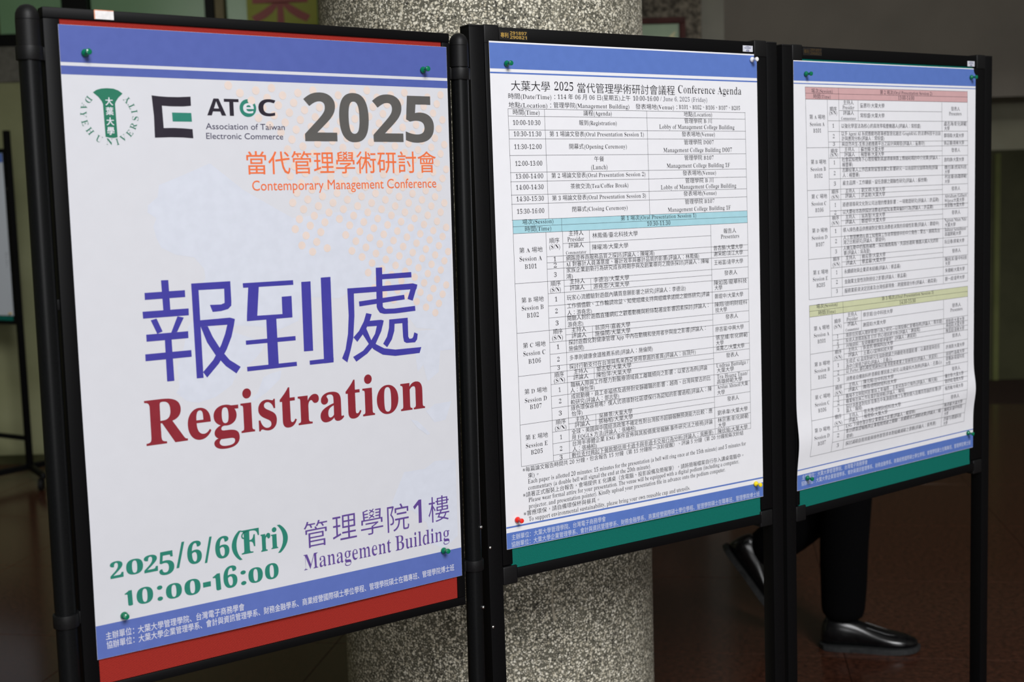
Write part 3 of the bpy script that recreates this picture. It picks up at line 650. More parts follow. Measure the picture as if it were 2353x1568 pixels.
DATA3 = '''
51;61.1;114;11;場次(Session)
262;60.5;437;11;第 2 場次(Oral Presentation Session 2)
57;71.8;108;11;時間(Time)
321;70.4;375;11;13:00-14:00
146;82.4;178;11;主持人
144;91.5;180;11;Presider
198;87.8;276;11;童惠玲/大葉大學
105;95.4;126;11;順序
104;102.2;127;11;(S/N)
146;102.6;179;11;評論人
140;112.1;185;8.5;Commentator
199;107.6;276;11;常棕盛/大葉大學
504;91.7;536;11;發表人
497;101.3;542;11;Presenters
45;111.2;91;11;第 A 場地
46;124.3;89;11;Session A
56;136.8;79;11;B101
113;127.5;118;11;1
114;148.0;119;11;2
114;162.9;120;11;3
140;128.4;397;11;以強化學習法為核心的高效率吸塵機器人(評論人：常棕盛)
140;143.5;467;11;以多 Agent AI 系統推動地政事務智慧化融合 GraphRAG 的法律科技平台設
141;153.3;275;11;計與應用分析(評論人：常棕盛)
141;164.1;411;11;與自然共生-生態活動推薦平台之設計與開發(評論人：童惠玲)
479;123.6;561;11;盧志海/彰化師範
480;133.5;499;11;大學
479;148.6;551;11;鄭翊瑋/大葉大學
479;163.8;552;11;張芷嫙/南華大學
107;177.5;128;11;順序
106;184.4;129;11;(S/N)
149;174.7;180;11;主持人
149;184.6;181;11;評論人
200;175.3;274;11;蘇世輝/大葉大學
200;184.9;274;11;楊豐華/大葉大學
506;179.7;538;11;發表人
141;194.7;464;11;社會認知視角下心理授權對真誠領導與員工情緒耗竭的中介效果(評論人：
142;204.9;174;11;楊豐華)
142;215.4;457;11;志願役軍人工作因素對留營意願之影響研究－以南部防空部隊為例(評論
143;225.7;195;11;人：楊豐華)
143;241.2;420;11;雇主品牌、工作鑲嵌、留任意願之關聯性研究(評論人：蘇世輝)
48;198.1;93;11;第 B 場地
47;211.3;92;11;Session B
58;224.7;82;11;B102
116;199.5;120;11;1
116;220.5;121;11;2
116;241.2;122;11;3
480;200.0;552;11;詹昀錚/大葉大學
481;216.3;562;11;魏均澤/虎尾科技
482;225.9;500;11;大學
482;235.9;562;11;利宣蓁/高雄師範
482;246.6;500;11;大學
507;262.3;539;11;發表人
109;257.7;130;11;順序
109;267.2;131;11;(S/N)
151;257.3;181;11;主持人
151;266.9;182;11;評論人
201;256.8;277;11;劉文祺/大葉大學
201;266.9;277;11;許孟勛/大葉大學
49;265.4;95;11;第 C 場地
49;278.7;93;11;Session C
60;291.5;84;11;B106
118;283.2;122;11;1
117;298.3;123;11;2
142;284.1;461;11;道德領導與文化對公司治理的雙重影響：一項實證研究(評論人：許孟勛)
143;298.7;441;11;以大慶夜市為例探討消費者的認知差異與偏好行為(評論人：許孟勛)
482;277.1;563;11;Abraham Gilbert
482;287.4;554;11;Wijaya/大葉大學
482;297.8;554;11;吳旻翰/大葉大學
508;313.9;540;11;發表人
110;309.3;131;11;順序
109;318.8;131;11;(S/N)
151;309.0;181;11;主持人
151;319.0;181;11;評論人
201;309.1;277;11;吳為聖/大葉大學
201;319.2;278;11;鄭焜中/大葉大學
143;335.0;462;11;導入綠色產品供應鏈對定價及消費者決策的非線性影響(評論人：鄭焜中)
144;350.3;465;11;人工智慧應用在員工知覺與工作效率關係中的中介角色：蒙古、越南及台
144;359.7;277;11;灣之比較研究(評論人：鄭焜中)
144;371.4;461;11;人機互動中的服務補救：探討補救風格、失誤感通與 機器人擬人化的影
145;381.2;228;11;響(評論人：吳為聖)
50;332.1;96;11;第 D 場地
49;345.5;95;11;Session D
61;359.2;86;11;B107
118;335.1;123;11;1
119;355.4;124;11;2
119;376.0;124;11;3
482;329.0;563;11;Nguyen Nhan Nhi/
483;340.2;522;11;大葉大學
483;349.5;562;11;Baibayar Sarnaibayan/
483;359.9;543;11;高雄師範大學
483;376.5;555;11;阮日春/屏東大學
510;397.5;542;11;發表人
112;391.6;132;11;順序
111;401.5;133;11;(S/N)
151;391.3;182;11;主持人
152;401.7;183;11;評論人
202;391.3;278;11;賴奕豪/大葉大學
202;401.5;278;11;蔡孟暮/大葉大學
146;418.5;328;11;永續績效與企業資本結構(評論人：蔡孟暮)
147;439.1;349;11;金融業主管性別對授信之影響(評論人：蔡孟暮)
147;457.6;455;11;服務業薪資決定因素及台灣低薪現象：跨國實證分析(評論人：賴奕豪)
52;414.7;97;11;第 E 場地
51;427.2;96;11;Session E
62;439.9;87;11;B205
121;417.8;125;11;1
121;437.2;126;11;2
121;455.6;126;11;3
484;414.4;565;11;陳純潔/臺中科技
485;423.9;503;11;大學
485;438.8;557;11;朱健岷/大葉大學
485;457.3;557;11;劉一成/逢甲大學
61;482.3;125;11;場次(Session)
67;495.8;119;11;時間(Time)
266;482.5;444;11;第 3 場次((Oral Presentation Session 3)
325;494.6;380;11;14:30-15:30
156;507.0;186;11;主持人
153;515.6;188;11;Presider
205;511.3;302;11;蔡京姐/台中科技大學
156;526.0;186;11;評論人
150;536.3;192;8.5;Commentator
205;531.9;279;11;謝茵如/大葉大學
115;516.9;135;11;順序
114;526.9;137;11;(S/N)
511;517.2;544;11;發表人
505;526.2;550;11;Presenters
53;525.9;100;11;第 A 場地
53;538.8;99;11;Session A
64;551.9;88;11;B101
123;547.3;127;11;1
123;558.1;128;11;2
123;568.0;129;11;3
150;548.2;476;11;灣原住民個人理財管理行為之研究—以南投縣仁愛鄉為例(評論人：蔡京姐)
150;558.8;396;11;投資人選擇高股息 ETF 的心理因素分析(評論人：謝茵如)
151;569.4;383;11;月頻資料：投資機構的新競爭優勢？(評論人：謝茵如)
489;550.0;557;11;曾琬君/大葉大學
489;559.9;557;11;林蓓莉/大葉大學
489;570.9;557;11;陳昱超/清華大學
512;583.8;544;11;發表人
158;578.7;187;11;主持人
158;589.3;188;11;評論人
205;578.7;303;11;張皇民/朝陽科技大學
206;589.9;303;11;王義心/雲林科技大學
116;579.4;137;11;順序
115;589.8;138;11;(S/N)
151;602.2;467;11;生成式 AI 品質對研究生協助閱讀之持續使用意圖影響：以滿意度與信任
151;612.5;300;11;為中介變項之研究(評論人：王義心)
151;622.1;459;11;以 Porter 鑽石模型理論探討臺灣建築產業之發展現況(評論人：張皇民)
151;637.9;474;11;消費者自備飲料杯意願影響因素之研究-以南臺科大為例(評論人：王義心)
54;598.0;101;11;第 B 場地
54;610.7;100;11;Session B
65;624.3;89;11;B102
124;606.1;129;11;1
124;621.8;129;11;2
124;635.7;130;11;3
489;607.0;558;11;許鴻貴/大葉大學
489;621.7;558;11;翁瑾竹/嘉義大學
490;632.7;558;11;曾雅詠/南臺科技
489;643.4;506;11;大學
511;657.6;542;11;發表人
159;651.2;189;11;主持人
158;661.0;188;11;評論人
206;650.3;305;11;陳元陽/台中科技大學
205;660.9;315;11;陳翔/德明財經科技大學
117;652.6;138;11;順序
116;662.6;138;11;(S/N)
149;673.3;457;11;職場不文明如何影響員工幸福感：主氣何為中介角色(評論人：陳元陽)
149;683.6;341;11;職業倦怠與工作投業的拔絕戰(評論人：陳翔)
148;694.3;467;11;探討消費者對短影音廣告中美源國效應之反應對健凡音購買意圖的影響(評
485;670.8;553;11;羅世章/大葉大學
483;681.9;551;11;劉妤妮/臺南大學
480;697.2;547;11;楊思敏/中興大學
55;664.6;101;11;第 C 場地
54;678.5;98;11;Session C
63;691.1;87;11;B106
124;672.6;128;11;1
122;683.6;128;11;2
121;697.3;126;11;3
147;702.7;197;11;論人：陳翔)
499;718.5;531;11;發表人
111;711.1;131;11;順序
108;723.3;131;11;(S/N)
154;714.2;183;11;主持人
152;723.1;182;11;評論人
202;711.6;323;11;張秀惠/德明財經科技大學
201;721.5;277;11;楊雯婷/大葉大學
142;733.1;372;11;ESG 下綠色會計對企業價值之影響(評論人：楊雯婷)
142;743.8;466;11;會計師簽證輔格與企業租稅規避之關聯：永續績效之調節效果(評論人：楊
144;755.3;166;11;雯婷)
144;770.3;453;11;探討減碳自我效能與綠色智慧資本對組織減碳之意願(評論人：張秀惠)
477;733.6;545;11;陳沛蓁/大葉大學
479;744.4;547;11;陳純潔/臺中科技
481;754.4;496;11;大學
481;765.8;547;11;許馨勻/建國科技
481;775.9;496;11;大學
47;730.2;93;11;第 D 場地
45;744.1;91;11;Session D
56;756.9;80;11;B107
116;733.5;120;11;1
115;748.5;121;11;2
116;769.3;122;11;3
14;820.9;219;11.5w;主辦單位：大葉大學管理學院、台灣電子商務學會
12;833.2;584;11.5w;協辦單位：大葉大學企業管理學系、會計與資訊管理學系、財務金融學系、商業經營國際碩士學位學程、管理學院碩士在職專班、管理學院博士班
'''

# ------------------------------------------------------------------ display stands
def stand_root(name, i, label, group=None, mtx=None, off=(.2925, 0)):
    M = mtx or bmat(BD[i])
    vf = M.translation.z  # height of the sheet corner above the floor
    upz = (M.to_3x3() @ Vector((0, 1, 0))).z
    O = Vector((off[0], -vf / upz, 0))
    R_ = M @ Matrix.Translation(O)
    e = empty(name, label, 'notice board', group, R_)
    return e, O
class Part:
    def __init__(self, O): self.bm = bmesh.new(); self.O = O
    def box(self, u0, u1, v0, v1, n0, n1, bev=0., seg=2):
        o = self.O; add_box(self.bm, u0 / 1000 - o.x, u1 / 1000 - o.x, -v1 / 1000 - o.y, -v0 / 1000 - o.y, n0 / 1000, n1 / 1000, bev / 1000, seg); return self
    def lathe(self, prof, u, n, seg=28):  # profile (radius, v) mm, axis vertical on the board
        o = self.O; m = Matrix.Translation(Vector((u / 1000 - o.x, -o.y, n / 1000))) @ Matrix.Rotation(-math.pi / 2, 4, 'X')
        add_lathe(self.bm, [(r / 1000, -v / 1000) for r, v in prof], seg, m); return self
    def lathen(self, prof, u, v, seg=20):  # profile (radius, n), axis along the board normal
        o = self.O; add_lathe(self.bm, [(r / 1000, n / 1000) for r, n in prof], seg, Matrix.Translation(Vector((u / 1000 - o.x, -v / 1000 - o.y, 0)))); return self
    def make(self, name, material, parent, smooth=True, label=None):
        o = link(name, bm_mesh(name, self.bm, material, smooth), parent)
        if label: o['label'] = label
        return o
def feet(root, O, us, vfl, n0, wdt=22, span=210):
    for u in us:
        f = Part(O).box(u - wdt / 2, u + wdt / 2, vfl - 92, vfl - 62, n0 - span, n0 + span, 3).make('foot_bar', BLACK, root)
        for s in (-1, 1):
            nn = n0 + s * (span - 22)
            Part(O).box(u - 9, u + 9, vfl - 62, vfl - 44, nn - 9, nn + 9, 2).box(u - 11, u - 8.5, vfl - 52, vfl - 18, nn - 9, nn + 13, .6).box(u + 8.5, u + 11, vfl - 52, vfl - 18, nn - 9, nn + 13, .6).make('caster_fork', BLACK_PLASTIC, f)
            p = Part(O); m = Matrix.Translation(Vector((u / 1000 - O.x, -(vfl - 23.5) / 1000 - O.y, (nn + 3) / 1000))) @ Matrix.Rotation(math.pi / 2, 4, 'Y')
            add_lathe(p.bm, [(0, -.0075), (.010, -.0075), (.020, -.007), (.0235, -.005), (.0235, .005), (.020, .007), (.010, .0075), (0, .0075)], 28, m)
            p.make('caster_wheel', BLACK_PLASTIC, f)

# stand with the red board between two round poles
st1, O1 = stand_root('display_stand', 0, 'black stand on two round poles holding the red fabric board with the registration poster')
VF1 = -O1.y * 1000
for nm, b in (('frame_rail', (-18.7, 601, -21.3, -7.3, -20, 0)), ('frame_rail', (-18.7, 601, 877.3, 891, -20, 0)), ('frame_stile', (-18.7, 2.6, -7.3, 877.3, -20, 0)), ('frame_stile', (586.3, 601, -7.3, 877.3, -20, 0))):
    Part(O1).box(*b, 1.6).make(nm, BLACK, st1)
Part(O1).box(2.6, 586.3, -7.3, 877.3, -12, -3).make('fabric_panel', RED_FAB, st1, False)
for u, clips in ((-36.5, (29, 769)), (620.5, (31, 819))):
    p = Part(O1).lathe([(0, -7), (14, -7), (14, VF1 - 62), (0, VF1 - 62)], u, -4).make('pole', BLACK_TUBE, st1)
    cp = Part(O1).lathe([(0, -23), (4, -22.6), (8, -21), (12, -17), (14.3, -11.5), (14.9, -6), (15, -4), (14.6, -3.6), (15, -3.2), (15.2, 29), (14, 29.6)], u, -4).make('pole_cap', BLACK_PLASTIC, p)
    for c in clips:
        q = Part(O1).lathe([(14.1, c), (16.6, c + .4), (16.9, c + 1.5), (16.9, c + 17), (16.4, c + 18), (14.1, c + 18)], u, -4)
        s = 1 if u < 0 else -1
        q.box(min(u + s * 12, u + s * 22), max(u + s * 12, u + s * 22), c + .6, c + 17.6, -12, -1, .8); q.make('pole_clamp', BLACK_PLASTIC, p)
Part(O1).box(-27, -18, 352, 366, -14, -5, .6).make('side_tab', BLACK_PLASTIC, st1)
for v in (765, 906):
    Part(O1).lathen([(0, 12.4), (1.4, 12.2), (2.6, 11.2), (3.2, 9.6), (3.2, 8)], 627.5, v if v < 800 else 899).make('screw', STEEL, st1)
Part(O1).box(10, 577, VF1 - 190, VF1 - 165, -14, 2, 2).make('cross_bar', BLACK, st1)
feet(st1, O1, (-36.5, 620.5), VF1, -4)
# the faded inventory sticker on the top rail
Part(O1).box(47.5, 73.2, -21.2, -9.4, 0, .35, .1, 1).make('inventory_sticker', noise_col(mat('faded_sticker', (.8, .75, .72), .5, .3), (.72, .70, .70), (.82, .80, .80), 200), st1, label='worn white sticker with an orange edge')
Part(O1).box(47.2, 48.7, -21.3, -9.2, .3, .5, .05, 1).box(47.2, 73.4, -21.4, -20.3, .3, .5, .05, 1).make('sticker_edge', noise_col(mat('orange_edge', s2l(214, 140, 110), .5), s2l(205, 130, 100), s2l(225, 160, 130), 200), st1)

def square_stand(i, label, us, vt, rail, sw, gl, gr, gt, gb):
    root, O = stand_root('display_stand', i, label); VF = -O.y * 1000
    L0, R0 = us[0] + 27.6, us[1]   # inner faces of the posts
    # rails and stiles between the posts, square plastic blocks at the corners
    blk = 29
    Part(O).box(L0 + blk, R0 - blk + 2, rail[0], rail[0] + sw, -22, 0, 1.4).make('frame_rail', BLACK, root)
    Part(O).box(L0 + blk, R0 - blk + 2, rail[1] - 18, rail[1], -22, 0, 1.4).make('frame_rail', BLACK, root)
    Part(O).box(L0 + .6, gl, rail[0] + 26, rail[1] - 26, -22, 0, 1.4).make('frame_stile', BLACK, root)
    Part(O).box(gr, R0 - 1.5, rail[0] + 26, rail[1] - 26, -22, 0, 1.4).make('frame_stile', BLACK, root)
    for u0, u1 in ((L0 + .3, L0 + blk + .5), (R0 - blk - 4, R0 - .8)):
        for v0, v1 in ((rail[0] - 3.2, rail[0] + 27.8), (rail[1] - 23.5, rail[1] + 8)):
            proud = 1.4 if (u0 > 300 and v0 < 0) else .2
            b = Part(O); b.box(u0, u1, v0, v1, -24, proud, 2.4, 3); b.make('corner_block', BLACK_PLASTIC, root)
    Part(O).box(gl - 1, gr + 1, rail[0] + 10, rail[1] - 10, -14, -3).make('fabric_panel', GREEN_FAB, root, False)
    for u0 in us:
        p = Part(O).box(u0, u0 + 27.6, vt + 3, VF - 62, -29, -.5, 1.4).make('post', BLACK, root)
        Part(O).box(u0 - .3, u0 + 27.9, vt, vt + 4, -29.3, -.2, 1.8, 3).make('post_cap', BLACK_PLASTIC, p)
    Part(O).box(L0, R0, VF - 190, VF - 165, -26, -6, 2).make('cross_bar', BLACK, root)
    feet(root, O, (us[0] + 13.8, us[1] + 13.8), VF, -15)
    return root, O
st2, O2 = square_stand(1, 'black square-post stand holding the green board with the conference agenda', (-36.4, 620.4), -25, (-23, 894), 24.5, 11.7, 588.9, -7, 876)
st3, O3 = square_stand(2, 'black square-post stand holding the green board with the second schedule sheet, before the walking person', (-29.6, 630.6), -29.5, (-27, 897), 23, 9.3, 586, -7, 876)
for v in (832, 968):
    Part(O2).lathen([(0, 2.2), (1.2, 2.0), (2.4, 1.2), (2.8, -.5)], -32.5, v).make('screw', STEEL, st2)

flat = lambda u, v: np.zeros(len(u))
def on_stand(root, O, i, pr, name, material, lift):
    o = pr.build(name, material, root, flat, lift); o.location = (-O.x, -O.y, 0); return o
for root, O, (a0, a1, a2, a3), (v0, v1, v2, v3), inkm in ((st2, O2, (23.3, 38.5, 41.5, 74.6), (-14.6, -6.2, -16.9, -4.9), 'gold'), (st3, O3, (31, 46, 49, 81.5), (-21.8, -13.8, -23.6, -12.2), 'golddark')):
    Part(O).box(a0 - 2, a3 + 2, v2 - 1.2, v3 + 1.6, 0, .15, .04, 1).make('patent_plate', noise_col(mat('plate_black', (.012, .011, .010), .35), (.010, .009, .009), (.014, .012, .011), 300), root)
    p = Print(); p.box('專利', 'K', a0, a1, v0, v1); h = (v3 - v2)
    p.box('291897', 'kb', a2, a3, v2, v2 + h * .44); p.box('290821', 'kb', a2, a3, v3 - h * .44, v3)
    on_stand(root, O, 0, p, 'patent_lettering', INK[inkm], .4)
LOGO = ink('ink_logo_blue', (52, 58, 120))
for root, O, (u0, u1, v0, v1) in ((st2, O2, (559.3, 584.5, -15.2, -3.9)), (st3, O3, (564, 590, -15.6, -4.2))):
    Part(O).box(u0, u1, v0, v1, 0, .3, .1, 1).make('maker_sticker', noise_col(mat('silver_label', (.7, .7, .75), .35, .5), (.58, .59, .66), (.68, .69, .75), 90), root, label='small silver sticker with a blue mark')
    p = Print(); cu = (u0 + u1) / 2 - .5; cv = (v0 + v1) / 2 - .6; w = (u1 - u0) * .31
    for k in range(12):   # arched mark with a bar through it, like a rising half globe
        a = math.pi + math.pi * k / 12; b = a + math.pi / 12
        p.strip((cu + w * math.cos(a), cv + w * .42 * math.sin(a)), (cu + w * math.cos(b), cv + w * .42 * math.sin(b)), .5)
        if 1 < k < 10: p.strip((cu + w * .6 * math.cos(a), cv + w * .3 * math.sin(a)), (cu + w * .6 * math.cos(b), cv + w * .3 * math.sin(b)), .45)
        a = math.pi * k / 12; b = a + math.pi / 12
        if 2 < k < 9: p.strip((cu + w * .55 * math.cos(a), cv + w * .24 * math.sin(a)), (cu + w * .55 * math.cos(b), cv + w * .24 * math.sin(b)), .45)
    p.strip((cu - w, cv), (cu + w, cv), .7); p.disc(cu + w * 1.05, cv - 3.0, .7)
    for q in range(3): p.rect(cu - 3.6 + q * 2.7, cu - 1.8 + q * 2.7, v1 - 2.9, v1 - .7)
    on_stand(root, O, 0, p, 'maker_mark', LOGO, .55)

# ------------------------------------------------------------------ posters
def poster(i, label, bulge, clip=None):
    M = bmat(BD[i]); r = empty('poster', label, 'poster', None, M)
    # the top right corner is tucked beside the plastic corner block
    if i: CLIP[r.name] = lambda u, v, W=BD[i][6]: np.minimum(u, W - np.minimum(6.9, np.maximum(0, 12 - v) * 2.))
    sheet(r, BD[i][6], BD[i][7], bulge, PAPER1 if i == 0 else PAPER)
    return r
def b1(u, v):
    s = np.clip(u / 594, 0, 1); e = 1 - s
    return 2.6 * np.exp(-((v - 660) / 110.) ** 2) * (e ** 2) + 4.5 * np.sin(np.pi * s) ** 1.2 * np.exp(-((841 - v) / 60.) ** 2) + 1.2 * np.sin(np.pi * s) * np.sin(np.pi * np.clip(v / 841, 0, 1))
def b2(u, v):
    s = np.clip(u / 594, 0, 1)
    return 1.6 * np.sin(np.pi * s) * np.sin(np.pi * np.clip(v / 841, 0, 1)) + 1.5 * np.sin(np.pi * s) * np.exp(-((841 - v) / 50.) ** 2)
def b3(u, v):
    s = u / 594
    return 6.3 * np.exp(-((v - (745 - 39 * s)) / (45 - 10 * s)) ** 2) + 1.0 * np.sin(np.pi * np.clip(s, 0, 1)) * np.sin(np.pi * np.clip(v / 841, 0, 1))
B, T, Lf = .12, .3, .2
W1_ = 594.2
p1 = poster(0, 'registration poster with big indigo characters and crimson Registration, pinned on the red board', b1)
def layer(items, name, mk, parent, bulge, lift, kind=None):
    if 'lettering' in name: kind = 'stuff'
    p = Print(); items(p); return p.build(name, INK[mk] if isinstance(mk, str) else mk, parent, bulge, lift, kind)
lift0 = .6
layer(lambda p: (p.rect(.2, W1_ - .2, .2, 47.4), p.rect(.2, W1_ - .2, 51.8, 62.9)), 'header_band', 'blue1', p1, b1, lift0 + B)
layer(lambda p: p.rect(.2, W1_ - .2, 794.2, 840.7), 'footer_band', ink('ink_footer_blue', (92, 112, 184)), p1, b1, lift0 + B)
def mapf(p):
    for k, q in enumerate(P1['poly']['map']): p.poly(q, .01 * k)
layer(mapf, 'pale_map', 'map', p1, b1, lift0 + B * .8)
def dots(p):
    for i in range(-30, 40):
        for j in range(-30, 40):
            u = 319.7 + i * 24.3 + j * 16.9; v = 233.9 - i * 4.2 + j * 9.9 * 1.0
            if inside(u, v, P1['region']) and u < 588 and v > 69: p.disc(u, v, 5.9, 16, 5.9)
layer(dots, 'dot_pattern', 'dot', p1, b1, lift0 + B * 2, 'stuff')
cols = {}
for it in P1['t']: cols.setdefault(it[3], []).append(it)
nm = {'grey': 'year_lettering', 'orange': 'title_lettering', 'navy': 'association_lettering', 'white': 'white_lettering', 'ink': 'association_name_lettering', 'red': 'registration_lettering', 'green': 'date_lettering', 'purple': 'venue_lettering'}
for c, its in cols.items():
    def f(p, its=its):
        for it in its:
            if it[1] == '1' and it[2] == 'd':   # old-style figure one: a stem with a flag
                a, b, c_, d = it[4:8]; w = b - a; h = d - c_
                p.poly([(a, c_ + .17 * h), (a + .3 * w, c_ + .09 * h), (a + .55 * w, c_), (b - .06 * w, c_), (b, d - .03 * h), (b - .2 * w, d), (a + .55 * w, d), (a + .4 * w, d - .06 * h), (a + .36 * w, c_ + .26 * h), (a + .2 * w, c_ + .22 * h), (a + .06 * w, c_ + .24 * h)])
            elif it[0] == 'box': p.box(it[1], 'kt' if c == 'purple' and it[2] == 'k' else it[2], it[4], it[5], it[6], it[7])
            else: p.text(it[1], it[2], it[4], it[5], it[6], it[7])
    layer(f, nm[c], c, p1, b1, lift0 + T)
def swash(p):
    q = [(226, 701.5), (220, 702.5), (216.3, 705.5), (215.6, 709.5), (218, 712), (220.6, 710.5)]
    for a, b in zip(q, q[1:]): p.strip(a, b, 2.0)
    p.disc(220.6, 710.3, 1.7)
layer(swash, 'capital_swash', 'green', p1, b1, lift0 + T)
layer(lambda p: [p.poly(q, .012 * (k % 9)) for k, q in enumerate(P1['poly']['han'])], 'registration_characters', 'indigo', p1, b1, lift0 + T)
layer(lambda p: [p.poly(q) for q in P1['poly']['elogo']], 'bracket_logo', 'navy', p1, b1, lift0 + T)
layer(lambda p: p.disc(256.8, 100.6, 12.6, 32, 12.3), 'logo_disc', 'green', p1, b1, lift0 + Lf)
layer(lambda p: [p.poly(q) for q in P1['poly']['ebar']], 'logo_bar', 'green', p1, b1, lift0 + Lf)
sealp = layer(lambda p: [p.poly(q) for q in P1['poly']['seal']], 'seal_logo', 'seal', p1, b1, lift0 + Lf)
def ring(p):
    for ch, x, y in (('D', 33.2, 94.4), ('A', 27.3, 103.4), ('Y', 25.5, 113.1), ('E', 26.8, 124.4), ('H', 32.7, 134.8), ('U', 44.1, 144.9), ('N', 57.6, 148.5), ('I', 68.2, 148.4), ('V', 76.5, 143.6), ('E', 85.4, 137.2), ('R', 91.0, 127.6), ('S', 94.2, 117.6), ('I', 93.3, 108.5), ('T', 89.9, 101.0), ('Y', 84.3, 93.4)):
        p.turned(ch, 'r', x, y, 12.2, math.atan2(-(y - 115), x - 60) + math.pi / 2, 1.0)
layer(ring, 'seal_ring_lettering', 'seal', p1, b1, lift0 + T)
layer(lambda p: [p.turned(c, 'K', 60.2, v, 11, 0, .95) for c, v in (('大', 96), ('葉', 108.6), ('大', 122), ('學', 134.3))], 'seal_characters', 'white', p1, b1, lift0 + T)

def rows(data):
    for l in data.strip().split('\n'):
        u0, v, u1, em, t = l.split(';', 4)
        k = em[-1] if em[-1] in 'gw' else ''
        yield float(u0), float(v), float(u1), float(em.rstrip('gw')), k, t
def sheet_text(data, parent, bulge, soft):
    for key, name, mk in (('', 'lettering', soft), ('g', 'grey_lettering', 'greydark'), ('w', 'organizer_lettering', 'pale')):
        its = [r for r in rows(data) if r[4] == key]
        if its: layer(lambda p: [p.text(t, 's' if key != 'w' else 'k', u0, u1, v, em * (.92 if any(ord(c) > 0x2E00 for c in t) else 1)) for u0, v, u1, em, k, t in its], name, mk, parent, bulge, lift0 + T)
p2 = poster(1, 'white conference agenda poster with a cyan table row, on the green board before the column', b2)
W2 = 593.9
layer(lambda p: (p.rect(.2, W2 - .2, 2.6, 43.8, 4), p.rect(.2, W2 - .2, 49.1, 51.7)), 'header_band', 'blue', p2, b2, lift0 + B)
layer(lambda p: (p.rect(.2, W2 - .2, 802.6, 805.4), p.rect(.2, W2 - .2, 813.2, 840.6)), 'footer_band', 'blue', p2, b2, lift0 + B)
layer(lambda p: p.rect(34, 563, 290, 312.3), 'cyan_row', 'cyan', p2, b2, lift0 + B)
def t2(p):
    w = .55
    def h(v, a, b, e=None): p.strip((a, v), (b, v if e is None else e), w)
    def vl(a, v0, v1, b=None): p.strip((a, v0), (a if b is None else b, v1), w)
    for v in (108, 120, 142.4, 157, 184, 212, 227, 249, 264, 290): h(v, 32.5, 562.5)
    h(301, 34, 563); h(312.4, 34, 563.5)
    vl(32.4, 108, 312, 34.2); vl(34.2, 312, 704, 35); vl(561.6, 108, 312, 563.4); vl(563.4, 312, 704, 563.6)
    vl(105, 108, 290, 107); vl(325, 108, 290, 326); vl(133, 290, 312.4)
    vl(100, 312.4, 704, 100.8); vl(134, 312.4, 704, 135.5); vl(470.3, 312.4, 704, 472.2)
    for v in (395.3, 478.2, 550.8, 633, 704): h(v, 34.6, 563.6)
    for v in (353.6, 364, 374.5, 416, 437, 457.4, 499, 519.4, 540, 571.3, 591.6, 612, 653.4, 673.5, 693.6): h(v, 100.3, 563.6)
    for v, e in ((333, 354), (405.6, 416), (488.8, 499), (561, 571.3), (643.2, 653.4)): h(v, 134.6, 471)
    for a, v0, v1 in ((191, 312.4, 353.6), (191, 395.3, 416), (191.5, 478.2, 499), (192.8, 550.8, 571.3), (194, 633, 653.4)): vl(a, v0, v1)
layer(t2, 'table_lines', 'line', p2, b2, lift0 + Lf)
sheet_text(DATA2, p2, b2, 'black')
p3 = poster(2, 'white schedule poster with pink and olive table rows, rippled near its lower edge', b3)
W3 = 593.6
layer(lambda p: (p.rect(.2, W3 - .2, 1.8, 38.2, 4), p.rect(.2, W3 - .2, 42.4, 44.2)), 'header_band', 'blue', p3, b3, lift0 + B)
layer(lambda p: (p.rect(.2, W3 - .2, 798.6, 800.8), p.rect(.2, W3 - .2, 809.8, 840.8)), 'footer_band', 'blue', p3, b3, lift0 + B)
LX = [(49.5, 33), (74, 34), (166, 36), (249, 37), (300, 38), (383, 39), (463, 40), (570, 42), (643, 43), (704, 41), (776.5, 35)]
RX = [(49.5, 563.4), (166, 566), (291, 568), (463, 569), (540, 570), (643, 571), (665, 569), (686, 565), (705, 561), (777, 558.6)]
AX = [(73, 98), (114, 99), (166, 101), (270, 103), (363, 105), (463, 107), (540, 109), (613, 111), (665, 111), (686, 108), (706, 105), (725, 102), (777, 100)]
BX = [(50, 132), (94, 133), (176, 135), (259, 137), (395, 139), (463, 141), (518, 144), (654, 145), (717, 138), (777, 137)]
PX = [(73, 471), (247, 474), (463, 479), (615, 482), (670, 479), (701, 472.5), (777, 473)]
XI = lambda tb, v: float(np.interp(v, [a for a, b in tb], [b for a, b in tb]))
def hl(p, v, A, Bx, w=.6, v2=None): p.strip((XI(A, v), v), (XI(Bx, v), v), w)
def vl3(p, A, v0, v1, w=.6):
    k = max(2, int((v1 - v0) / 9)); 
    for q in range(k):
        a = v0 + (v1 - v0) * q / k; b = v0 + (v1 - v0) * (q + 1) / k; p.strip((XI(A, a), a), (XI(A, b), b), w)
